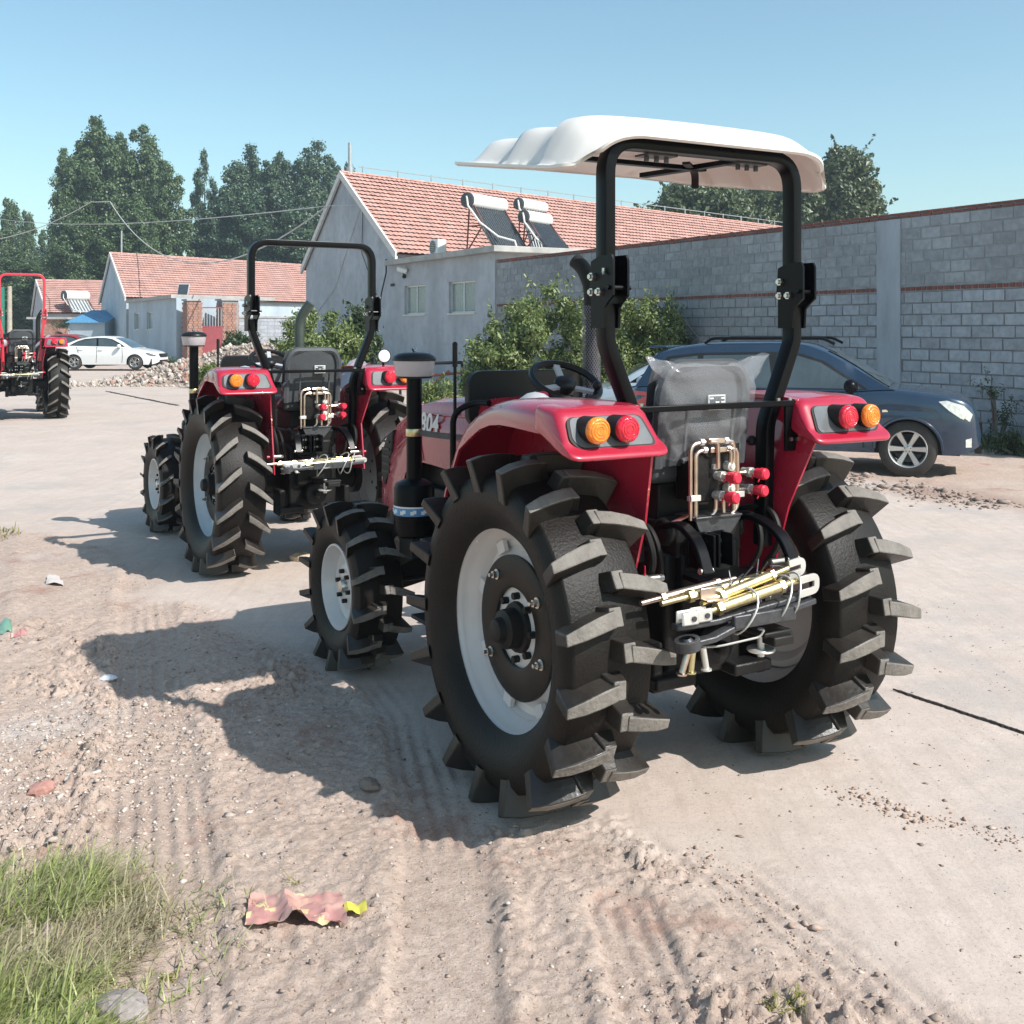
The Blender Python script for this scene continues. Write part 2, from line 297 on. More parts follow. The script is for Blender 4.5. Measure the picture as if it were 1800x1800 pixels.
def ground_mat():
    m = bpy.data.materials.new('ground'); m.use_nodes = True; t = m.node_tree; N = t.nodes; L = t.links; b = N['Principled BSDF']; b.inputs['Roughness'].default_value = .92; b.inputs['Specular IOR Level'].default_value = .2
    tc = N.new('ShaderNodeTexCoord'); ob = tc.outputs['Object']
    def noise(sc, det=6, ro=.6, src=ob):
        n = N.new('ShaderNodeTexNoise'); n.inputs['Scale'].default_value = sc; n.inputs['Detail'].default_value = det; n.inputs['Roughness'].default_value = ro; L.new(src, n.inputs['Vector']); return n.outputs[0]
    def ramp(src, a, b_, c0, c1):
        r = N.new('ShaderNodeValToRGB'); e = r.color_ramp.elements; e[0].position = a; e[1].position = b_; e[0].color = (*c0,1); e[1].color = (*c1,1); L.new(src, r.inputs[0]); return r.outputs[0]
    def mix(f, a, b_, bl='MIX'):
        x = N.new('ShaderNodeMixRGB'); x.blend_type = bl
        for i, v in ((0,f),(1,a),(2,b_)):
            if isinstance(v, (int, float)): x.inputs[i].default_value = v
            elif isinstance(v, tuple): x.inputs[i].default_value = (*v,1)
            else: L.new(v, x.inputs[i])
        return x.outputs[0]
    def attr(n): a = N.new('ShaderNodeAttribute'); a.attribute_name = n; return a.outputs['Fac']
    conc = ramp(noise(.9, 8, .65), .32, .72, (.48,.398,.347), (.635,.537,.475)); conc = mix(.35, conc, ramp(noise(9, 6), .3, .7, (.36,.29,.24), (.64,.55,.485)))
    conc = mix(ramp(noise(1.3, 7, .7), .42, .68, (0,0,0), (.8,.8,.8)), conc, (.53,.425,.36))
    dirt = ramp(noise(2.2, 8, .7), .30, .72, (.475,.352,.278), (.65,.508,.42)); dirt = mix(.45, dirt, ramp(noise(26, 8, .7), .32, .68, (.27,.195,.155), (.70,.565,.49)))
    red = mix(ramp(noise(1.6, 7, .7), .56, .68, (0,0,0), (.8,.8,.8)), dirt, (.37,.205,.155))
    pale = mix(ramp(noise(.7, 5), .55, .7, (0,0,0), (.7,.7,.7)), red, (.58,.515,.47))
    mp = N.new('ShaderNodeMapping'); mp.inputs['Rotation'].default_value = (0,0,R(-32)); mp.inputs['Scale'].default_value = (14,1.1,1); L.new(ob, mp.inputs[0])
    conc = mix(ramp(noise(1.0, 6, .7, mp.outputs[0]), .50, .68, (0,0,0), (.45,.45,.45)), conc, (.40,.325,.275)); conc = mix(ramp(noise(.55, 6, .7), .52, .62, (0,0,0), (.6,.6,.6)), conc, (.40,.355,.33))
    conc = mix(ramp(noise(45, 5, .75), .50, .66, (0,0,0), (.35,.35,.35)), conc, (.30,.25,.22))
    col = mix(attr('dirt'), conc, pale)
    col = mix(attr('ridge'), col, (.30,.19,.145))
    mk = N.new('ShaderNodeMath'); mk.operation = 'MULTIPLY'; L.new(ramp(noise(58, 5, .75), .58, .65, (0,0,0), (.62,.62,.62)), mk.inputs[0]); L.new(attr('dirt'), mk.inputs[1]); col = mix(mk.outputs[0], col, (.20,.145,.115))  # dark specks put the shade of tiny pits into the dirt colour
    sp = ramp(noise(95, 3), .62, .70, (0,0,0), (.75,.75,.75)); col = mix(sp, col, (.19,.145,.12)); sp2 = ramp(noise(70, 2), .68, .74, (0,0,0), (.5,.5,.5)); col = mix(sp2, col, (.62,.58,.54))
    L.new(col, b.inputs['Base Color'])
    n4 = noise(75, 6, .75); bp = N.new('ShaderNodeBump'); bp.inputs['Distance'].default_value = .012; mm = N.new('ShaderNodeMath'); mm.operation = 'MULTIPLY_ADD'; L.new(attr('dirt'), mm.inputs[0]); mm.inputs[1].default_value = .65; mm.inputs[2].default_value = .30
    L.new(mm.outputs[0], bp.inputs['Strength']); L.new(n4, bp.inputs['Height']); L.new(bp.outputs[0], b.inputs['Normal'])
    return m
me = np_mesh('ground', np.stack([gx, gy, gz], -1).reshape(-1, 3), Fq, ground_mat(), True)
def add_attr(me, n, v): me.attributes.new(n, 'FLOAT', 'POINT').data.foreach_set('value', np.ascontiguousarray(v, np.float32).ravel())
add_attr(me, 'dirt', gD); add_attr(me, 'ridge', np.clip(gD2*np.exp(-(((gx-4.75)*.937+(gy-12.5)*.348-.1)/.6)**2)*1.1*fbm(gx*2, gy*2, 3, 7)*1.6, 0, .85))
gobj = bpy.data.objects.new('ground', me); COL.objects.link(gobj); gobj['kind'] = 'structure'
def zat(x, y): h = gh(np.array([float(x)]), np.array([float(y)])); return float(h[0][0])
# joints between the concrete slabs: narrow tarred strips that follow the road
for a, bq, wd in ((G(1570,1214), G(1830,1300), .022), (G(186,688), G(312,713), .12)):
    a.z = bq.z = 0; d = (bq-a); n = 60; nn = V3(-d.y, d.x, 0).normalized(); mb = MB(); rr = random.Random(4)
    rows = []
    for i in range(n+1):
        p = a+d*i/n+nn*(rr.uniform(-1,1)*wd*.12+.03*math.sin(i*.35)*wd*3); w0 = wd*rr.uniform(.55,1.25)*(.4 if i < 3 else 1)
        rows.append([p-nn*w0/2+V3(0,0,.004), p-nn*w0/4+V3(0,0,.011+wd*.05), p+nn*w0/4+V3(0,0,.011+wd*.05), p+nn*w0/2+V3(0,0,.004)])
    mb.add([q for r in rows for q in r], [(4*i+j,4*i+j+1,4*i+5+j,4*i+4+j) for i in range(n) for j in range(3)])
    tag(mb.build('slab_joint', M.get('tar') or M.setdefault('tar', pm('tar', (.045,.036,.032), .8, var=.4, scale=20, bump=.4)), smooth=0), kind='structure')
# ---------------------------------------------------------------- pebbles and clods lying on the dirt
def pebble_mesh(name, n, fx, size, mat, seed, sink=.48):
    r = np.random.default_rng(seed); P = fx(r, n); k = len(P)
    h = gh(P[:,0], P[:,1])[0]
    base = np.array([[1,0,0],[-1,0,0],[0,1,0],[0,-1,0],[0,0,1],[0,0,-1],[.65,.65,.45],[-.65,.6,.5],[.6,-.65,.5],[-.6,-.6,.5]])
    f0 = [(0,6,8),(0,2,6),(2,4,6),(2,7,4),(2,1,7),(1,9,7),(1,3,9),(3,8,9),(3,0,8),(4,8,6),(4,9,8),(4,7,9),(0,5,2),(2,5,1),(1,5,3),(3,5,0)]
    S = np.exp(r.normal(0, .55, k))*size; S = np.minimum(S, size*4)
    V = base[None]*(1+r.normal(0, .26, (k, len(base), 1)))*S[:,None,None]*r.uniform(.6, 1.25, (k, 1, 3))*np.array([1,1,.62])
    a = r.uniform(0, 6.28, k); c, s = np.cos(a)[:,None], np.sin(a)[:,None]
    V = np.stack([V[...,0]*c-V[...,1]*s, V[...,0]*s+V[...,1]*c, V[...,2]], -1)
    V += np.stack([P[:,0], P[:,1], h+S*.62*(1-2*sink)*.6], -1)[:,None,:]
    F = (np.array(f0)[None]+np.arange(k)[:,None,None]*len(base)).reshape(-1, 3)
    o = bpy.data.objects.new(name, np_mesh(name, V.reshape(-1, 3), F, mat)); COL.objects.link(o); o['kind'] = 'stuff'; return o
def on_dirt(x0, x1, y0, y1, th=.5, pw=1.6):
    def f(r, n):
        x = r.uniform(x0, x1, n*2); y = y0+(y1-y0)*r.uniform(0, 1, n*2)**pw; D, _, _ = masks(x, y); L = sstep(.44, .62, fbm(x*1.7+5, y*1.7, 3, 41)); keep = (D > th) & (r.uniform(0, 1, n*2) < .35+.65*L)
        return np.stack([x, y], -1)[keep][:n]
    return f
def blob(cx, cy, rx, ry):
    def f(r, n): a = r.normal(0, 1, (n, 2)); return np.stack([cx+a[:,0]*rx, np.maximum(2.5, cy+a[:,1]*ry)], -1)
    return f
def stone_mat(name, c1, c2, c3):
    m = bpy.data.materials.new(name); m.use_nodes = True; t = m.node_tree; N = t.nodes; L = t.links; b = N['Principled BSDF']; b.inputs['Roughness'].default_value = .9
    g = N.new('ShaderNodeNewGeometry'); r = N.new('ShaderNodeValToRGB'); e = r.color_ramp.elements; e[0].color = (*c1,1); e[1].color = (*c3,1); x = e.new(.55); x.color = (*c2,1)
    L.new(g.outputs['Random Per Island'], r.inputs[0]); n = N.new('ShaderNodeTexNoise'); n.inputs['Scale'].default_value = 60; n.inputs['Detail'].default_value = 6; tc = N.new('ShaderNodeTexCoord'); L.new(tc.outputs['Object'], n.inputs['Vector'])
    mx = N.new('ShaderNodeMixRGB'); mx.blend_type = 'OVERLAY'; mx.inputs[0].default_value = .5; L.new(r.outputs[0], mx.inputs[1]); L.new(n.outputs[0], mx.inputs[2]); L.new(mx.outputs[0], b.inputs['Base Color']); return m
SM = stone_mat("pebbles", (.25,.18,.14), (.38,.29,.235), (.54,.46,.40)); SM2 = stone_mat('gravel', (.34,.26,.21), (.47,.39,.33), (.62,.55,.49)); SM3 = stone_mat('clods', (.22,.165,.135), (.29,.22,.18), (.37,.28,.23))
pebble_mesh('pebbles', 16000, on_dirt(-3.2,1.5,2.5,9,.5,1.8), .0030, SM, 1)
pebble_mesh('gravel', 5200, blob(-1.95,4.7,.42,.60), .0050, SM2, 2, .45)
pebble_mesh('clods', 2600, on_dirt(-3.0,1.4,2.5,9,.6,1.4), .0065, SM3, 3, .45)
pebble_mesh('clods', 700, lambda r, n: np.stack([4.75+r.normal(0,.25,n)-.36*(u:=r.uniform(-1,2.6,n)), 12.5+u], -1), .017, SM3, 4, .35)
for ua, va, ub_, vb_, nn_, sz_, sd_ in ((1478,1388,1600,1432,150,.0055,61),(1600,1432,1800,1478,130,.0050,62),(1235,1500,1420,1660,160,.0045,63)):
    pa, pb2 = G(ua,va), G(ub_,vb_); pebble_mesh('clods', nn_, (lambda pa, pb2: lambda r, n: (lambda t: np.stack([pa.x+(pb2.x-pa.x)*t+r.normal(0,.05,n), pa.y+(pb2.y-pa.y)*t+r.normal(0,.05,n)], -1))(r.uniform(-.05,1.05,n)))(pa, pb2), sz_, stone_mat('red_clods_%d' % sd_, (.30,.20,.15), (.40,.28,.22), (.48,.37,.30)), sd_, .35)
pebble_mesh('grit', 900, lambda r, n: np.stack([r.uniform(.6,3.2,n), r.uniform(2.8,8,n)], -1), .0035, SM3, 6)
for (u, v), lab, c, sz in (((75,1388),'reddish broken brick piece among the white gravel',(.42,.22,.18),.05), ((132,1365),'pale flat stone on the gravel patch beside the dirt track',(.62,.59,.55),.032), ((190,1196),'white crumpled lump in the canopy shadow',(.62,.64,.68),.035), ((650,1388),'dark earth clod at the edge of the tractor shadow',(.22,.17,.14),.045), ((530,985),'pale sandy lump of earth beside the second tractor',(.55,.44,.33),.09), ((215,1770),'grey brown stone slab beside the grass clump',(.30,.26,.24),.075)):
    p = G(u, v); mb = MB(); rr = random.Random(u); mb.sphere((0,0,0), sz, 9, 6, (1.3,.9,.55)); mb.v = [tuple(c0*(1+rr.uniform(-.16,.16)) for c0 in q) for q in mb.v]
    tag(mb.build('stone' if sz != .045 else 'clod', pm('stone_%d' % u, c, .9, var=.25, scale=30, bump=.5), loc=(p.x, p.y, zat(p.x,p.y)+sz*.2), rot=(0,0,u*.1), smooth=25), lab, 'stone' if sz != .045 else 'clod')
# ---------------------------------------------------------------- grass
def blades(name, P, length, width, lean, mat, seed, segs=3, kind='stuff', flat=0):
    r = np.random.default_rng(seed); k = len(P); h = gh(P[:,0], P[:,1])[0]; a = r.normal(lean[0], lean[1], k); ln = length*np.exp(r.normal(0, .35, k)); up = np.clip(r.normal(.50-flat, .24, k), .06, 1)
    Vs = []
    dirx, diry = np.cos(a), np.sin(a); wx, wy = -diry*width/2, dirx*width/2
    for i in range(segs+1):
        t = i/segs; hr = ln*(1-up*.75)*t*(.4+.6*t)*1.3; hz = ln*up*t*(1-.45*t*(1-up)) ; ww = (1-t**1.5)*.9+.1*(i < segs)
        cx = P[:,0]+dirx*hr; cy = P[:,1]+diry*hr; cz = h+hz-.004
        Vs += [np.stack([cx-wx*ww, cy-wy*ww, cz], -1), np.stack([cx+wx*ww, cy+wy*ww, cz], -1)]
    V = np.stack(Vs, 1); nv = 2*(segs+1); f = np.array([[2*i, 2*i+1, 2*i+3, 2*i+2] for i in range(segs)]); F = (f[None]+np.arange(k)[:,None,None]*nv).reshape(-1, 4)
    o = bpy.data.objects.new(name, np_mesh(name, V.reshape(-1, 3), F, mat)); COL.objects.link(o); o['kind'] = kind; return o
GM = leafmat('grass', (.20,.25,.065), (.47,.50,.20)); GD = leafmat('dry_grass', (.32,.28,.16), (.50,.44,.28)); GY = leafmat('yellow_grass', (.22,.21,.05), (.34,.32,.10))
def pts(cx, cy, rx, ry, n, seed, tuft=.035, nt=60):
    r = np.random.default_rng(seed); c = r.uniform(-1, 1, (nt*3, 2)); c = c[(c**2).sum(1) < 1][:nt]; i = r.integers(0, len(c), n); return np.stack([cx+c[i,0]*rx+r.normal(0, tuft, n), cy+c[i,1]*ry+r.normal(0, tuft, n)], -1)
for nm, cx, cy, rx, ry, n, ln, m, sd in (('grass',-1.66,3.62,.34,.18,1700,.12,GM,1),('grass',-1.56,3.12,.32,.13,1100,.10,GM,2),('dry_grass',-1.55,3.42,.46,.40,2600,.12,GD,3),('grass',-1.30,2.95,.22,.12,900,.085,GM,7)):
    blades(nm, pts(cx,cy,rx,ry,n,sd), ln, .006, (.5,.9), m, sd)
blades('dry_grass', pts(-1.45,3.38,.62,.60,520,31,.05,90), .085, .005, (.5,1.2), GD, 31); blades('grass', pts(-1.42,3.40,.55,.55,420,32,.04,70), .08, .005, (.5,1.2), GM, 32)
blades('grass', pts(-4.95,10.0,.35,.3,600,12,.06,40), .07, .012, (0,2), GY, 12); blades('grass', pts(-4.6,8.5,.5,.6,900,13,.07,40), .07, .010, (0,2), GY, 13, flat=.2)
tag(blades('weed_tuft', pts(G(1382,1768).x,G(1382,1768).y,.05,.018,160,21,.012,9), .045, .005, (0,2), GY, 21, kind='thing', flat=.3), 'small yellow green grass tuft lying flat on pale dirt', 'weed')
tag(blades('weed_tuft', pts(G(255,1565).x,G(255,1565).y,.02,.015,60,22,.012,5), .06, .004, (0,2), GY, 22, kind='thing'), 'tiny yellowish weed at the right edge of the grass clump', 'weed')
tag(blades('weed_tuft', pts(G(295,1712).x,G(295,1712).y,.02,.012,50,23,.010,5), .03, .010, (0,2), GY, 23, kind='thing', flat=.3), 'small yellow leafed weed beside the stone slab', 'weed')
tag(blades('weed_tuft', pts(G(515,1555).x,G(515,1555).y,.02,.012,40,24,.010,5), .05, .004, (0,2), GY, 24, kind='thing', flat=.2), 'sparse weed just above the crumpled red wrapper', 'weed')
# ---------------------------------------------------------------- litter
def sheet(name, corners, fn, mat, label, n=(24,14), lift=.006):
    c = [G(*p) for p in corners]; mb = MB()
    def f(u, v):
        p = (c[0]*(1-u)+c[1]*u)*(1-v)+(c[3]*(1-u)+c[2]*u)*v; return (p.x, p.y, zat_f(p.x, p.y)+lift+fn(u, v))
    mb.grid(f, *n); return tag(mb.build(name, mat, smooth=50), label, 'litter')
def zat_f(x, y): return zat(x, y)
def wrapper_mat():
    m = pm('wrapper', (.52,.14,.13), .45, var=.15, scale=14); t = m.node_tree; N = t.nodes; L = t.links; b = N['Principled BSDF']; uv = N.new('ShaderNodeTexCoord'); v = N.new('ShaderNodeTexVoronoi'); v.inputs['Scale'].default_value = 15; v.distance = 'CHEBYCHEV'; L.new(uv.outputs['Object'], v.inputs['Vector'])
    r = N.new('ShaderNodeValToRGB'); r.color_ramp.elements[0].position = .24; r.color_ramp.elements[1].position = .27; r.color_ramp.elements[0].color = (.66,.52,.28,1); r.color_ramp.elements[1].color = (.46,.235,.21,1); L.new(v.outputs['Distance'], r.inputs[0])
    n = N.new('ShaderNodeTexNoise'); n.inputs['Scale'].default_value = 9; L.new(uv.outputs['Object'], n.inputs['Vector']); mx = N.new('ShaderNodeMixRGB'); rr = N.new('ShaderNodeValToRGB'); rr.color_ramp.elements[0].position = .45; rr.color_ramp.elements[1].position = .6; L.new(n.outputs[0], rr.inputs[0]); L.new(rr.outputs[0], mx.inputs[0]); L.new(r.outputs[0], mx.inputs[1]); mx.inputs[2].default_value = (.56,.34,.28,1); L.new(mx.outputs[0], b.inputs['Base Color']); return m
WM = wrapper_mat()
wr = sheet('wrapper', [(430,1640),(612,1632),(600,1580),(440,1590)], lambda u, v: .046*max(0,1-abs(u-.48+.12*v)/.15)*(1-.55*v)+.006*abs(math.sin(u*13+v*9+2*math.sin(v*5)))+.004*abs(math.sin(v*15-u*8))+.008, WM, 'crumpled red and yellow plastic wrapper lying on the dirt')
ps = sheet('paper', [(606,1618),(646,1617),(642,1598),(604,1600)], lambda u, v: .014+.004*math.sin(u*7), pm('yellow_paper', (.72,.62,.10), .5), 'small bright yellow slip beside the red wrapper', (6,4))
sheet('litter', [(0,1118),(22,1110),(20,1096),(0,1098)], lambda u, v: .03*math.sin(3*u)*v, pm('green_film', (.16,.30,.22), .3), 'crumpled green plastic scrap at the left edge', (8,6))
sheet('litter', [(18,1124),(50,1120),(46,1110),(22,1114)], lambda u, v: .01*math.sin(4*u), pm('red_film', (.42,.20,.19), .4), 'faded red plastic scrap beside the green one', (8,6))
sheet('litter', [(80,1028),(112,1030),(110,1012),(84,1016)], lambda u, v: .02*math.sin(3*u+v), pm('pale_paper', (.58,.52,.48), .6), 'pale torn paper lying on the dirt left of the shadow', (8,6))
rr_ = random.Random(8); mb = MB(); p0 = G(120,935); q0 = G(250,945)
stk = MB(); stk.tube([V3(p0.x+(q0.x-p0.x)*t, p0.y+(q0.y-p0.y)*t+.05*math.sin(t*7), .03+.02*math.sin(t*9)) for t in [i/14 for i in range(15)]], .012, 6); False and tag(stk.build('branch', pm('bark_stick', (.16,.12,.09), .9, var=.3)), 'thin dry branch lying on the dirt left of the second tractor', 'branch')
# ================================================================ tractors
_mc = {}
def cached(key, fn):
    if key not in _mc: _mc[key] = fn()
    return _mc[key]
def meshobj(name, me, parent, loc=None, rot=None, bev=0):
    o = bpy.data.objects.new(name, me); place(o, parent, loc, rot)
    if bev:
        b = o.modifiers.new('bevel', 'BEVEL'); b.width = bev; b.segments = 2; b.limit_method = 'ANGLE'; b.angle_limit = R(40)
    return o
def tyre_mesh(Rt, Rb, Rbead, cw, lw, n, wt, hook, sweep, steps=3, ph=0, fins=False):
    """agricultural tyre about the y axis: carcass plus staggered chevron lugs"""
    mb = MB()
    pr = [(Rbead-.012, -.62*cw), (Rbead+.005, -.68*cw), (Rbead+.03, -.80*cw), ((Rbead+Rb)/2, -1.0*cw), (Rb-.045, -.99*cw), (Rb-.012, -.88*cw), (Rb, -.5*cw), (Rb+.004, 0)]
    pr = pr+[(r, -a) for r, a in pr[-2::-1]]
    mb.lathe(pr, 72, ax=(0,1,0)); mb.m = [0]*len(mb.f)
    rng = random.Random(3)
    for i in range(2*n):
        s = 1 if i % 2 else -1; p0 = 2*math.pi*i/(2*n)+ph
        def P(a, c, r): t = p0+c/Rb; return (-r*math.cos(t), a*s, r*math.sin(t))
        rows = []
        for k in range(steps+1):
            q = k/steps; a = lw*(1-q)+.03*q; c = -sweep*(1-q)**1.25+sweep*.55*q
            ab = min(a, cw*.99+.01); rb = Rb-.004 if a < cw*.8 else Rb-.075
            wq = wt*(.72+.28*min(1,q*2.2)); wb = wq*1.5; sk = .004*math.sin(q*3); ro = .016*max(0,1-q*2.2)
            rows.append([P(ab, c-wb/2, rb), P(a-.004, c-wq/2, Rt-ro+sk), P(a-.004, c+wq/2, Rt-ro+sk), P(ab, c+wb/2, rb)])
        vs = [p for r in rows for p in r]; fs = []
        for k in range(steps):
            b = 4*k; fs += [(b+j, b+j+1, b+5+j, b+4+j) for j in range(3)]
        fs += [(0,1,2,3), tuple(4*steps+j for j in (3,2,1,0))]
        mb.add(vs, fs, 1)
        for k in range(steps): mb.m[-(3*steps+2)+3*k+1] = 2  # lug tops take the paler rubber with sunlight in its colour
        if hook:
            c0 = sweep*.55-wt/2; c1 = c0+hook; a0, a1 = .048, -.004
            b = [P(a0+.016,c0,Rb-.004), P(a0+.016,c1+.014,Rb-.004), P(a1-.016,c1+.014,Rb-.004), P(a1-.016,c0,Rb-.004)]
            t = [P(a0,c0,Rt-.001), P(a0,c1,Rt-.006), P(a1,c1,Rt-.006), P(a1,c0,Rt-.001)]
            mb.hexa(b, t, 1); mb.m[-5] = 2
        if fins:
            for aa in (.10, .15):
                c = -sweep*.2+wt*.6
                mb.hexa([P(aa,c,Rb-.004),P(aa,c+.07,Rb-.004),P(aa+.02,c+.07,Rb-.004),P(aa+.02,c,Rb-.004)], [P(aa,c,Rb+.036),P(aa,c+.012,Rb+.036),P(aa+.02,c+.012,Rb+.036),P(aa+.02,c,Rb+.036)], 1)
    return mb.mesh('tyre', [M['rubber'], M['rubber_lug'], M['rubber_lit_top']], 32, fix=True)
def rear_wheel(root, s, style):
    wh = MB()                                                         # wheel disc is the part itself
    hz = .69
    wh.lathe([(.292,.040*s),(.292,.054*s),(.276,.060*s),(.172,.060*s),(.160,.054*s),(.160,.040*s)], 48, ax=(0,1,0))
    o = wh.build('rear_wheel', M['brown_disc'] if style['paddy'] else M['black_matte'], root, loc=(0, .65*s, hz))
    if style['paddy']: tm = cached('tyA', lambda: tyre_mesh(.702,.630,.415,.190,.238,17,.055,.064,.030, ph=.06))
    else: tm = cached('tyB', lambda: tyre_mesh(.705,.645,.415,.185,.215,18,.050,0,.085, steps=6, ph=.02))
    meshobj('tyre', tm, o, bev=.006)
    rimm = M['white_rim'] if style['paddy'] else M['silver_rim']
    def rim():
        mb = MB(); half = [(.426,.112),(.424,.119),(.414,.121),(.404,.110),(.399,.088),(.390,.060),(.368,.036),(.358,.0)]
        p = half+[(r,-a) for r, a in half[-2::-1]]
        mb.lathe([(r,a*s) for r, a in p], 72, ax=(0,1,0))
        mb.lathe([(r,a*s) for r, a in [(.372,.036),(.352,.004),(.325,-.004),(.302,.018),(.29,.036),(.17,.038),(.10,.038),(.0,.038)]], 72, ax=(0,1,0))
        for k in range(8):                                           # lugs welded between rim and disc
            t = 2*math.pi*k/8+.3; mb.box((math.cos(t)*.335, .026*s, math.sin(t)*.335), (.05,.02,.06), Matrix.Rotation(-t, 3, 'Y'))
        mb.tube([(.30*.866,.07*s,.33),(.30*.82,.10*s,.315)], .007)
        return mb.mesh('rim', rimm, 35)
    meshobj('rim', cached(('rim', s, style['paddy']), rim), o)
    hb = MB(); hb.lathe([(0,.155*s),(.03,.155*s),(.045,.148*s),(.052,.12*s),(.062,.115*s),(.078,.11*s),(.082,.06*s),(.10,.055*s),(.105,.038*s)], 20, ax=(0,1,0))
    for k in range(8):
        t = 2*math.pi*k/8; hb.cyl((math.cos(t)*.128,.036*s,math.sin(t)*.128), (math.cos(t)*.128,.066*s,math.sin(t)*.128), .015, n=6)
    hb.build('hub', M['black_matte'], o)
    for a in (126, 217, 337, 37):
        b = MB(); t = R(a); x, z = -math.cos(t)*.236, math.sin(t)*.236
        b.cyl((x,.058*s,z),(x,.066*s,z),.022,n=16); b.cyl((x,.066*s,z),(x,.084*s,z),.0155,n=6); b.cyl((x,.084*s,z),(x,.10*s,z),.008,n=8)
        b.build('bolt', M['zinc'], o)
    return o
def front_wheel(root, s, style):
    mb = MB()
    half = [(.240,.100),(.238,.108),(.229,.109),(.222,.098),(.217,.08),(.205,.052),(.196,.03),(.194,0)]
    mb.lathe([(r,a*s) for r, a in half+[(r,-a) for r, a in half[-2::-1]]], 56, ax=(0,1,0))
    mb.lathe([(r,a*s) for r, a in [(.20,.035),(.175,.018),(.15,.020),(.125,.045),(.112,.052),(.06,.052),(.0,.052)]], 56, ax=(0,1,0))
    o = mb.build('front_wheel', M['white_rim'], root, loc=(1.968, .635*s, .456))
    tm = cached(('tyF', style['paddy']), lambda: tyre_mesh(.468,.420,.232,.138,.178,14,.036,.040,.026, ph=.1) if style['paddy'] else tyre_mesh(.462,.424,.232,.128,.150,15,.028,0,.05, steps=5))
    meshobj('tyre', tm, o)
    hb = MB(); hb.lathe([(0,.085*s),(.03,.083*s),(.038,.07*s),(.04,.05*s)], 16, ax=(0,1,0)); hb.build('hub', M['zinc'], o)
    for k in range(6):
        t = 2*math.pi*k/6+.25; b = MB(); b.cyl((math.cos(t)*.082,.05*s,math.sin(t)*.082),(math.cos(t)*.082,.078*s,math.sin(t)*.082),.013,n=6); b.build('bolt', M['black_matte'], o)
    return o
ARCH = [(.765,.74),(.752,.88),(.725,1.03),(.685,1.165),(.635,1.29),(.565,1.40),(.47,1.487),(.34,1.552),(.20,1.588),(.05,1.607),(-.10,1.615),(-.25,1.617),(-.36,1.614),(-.44,1.606)]
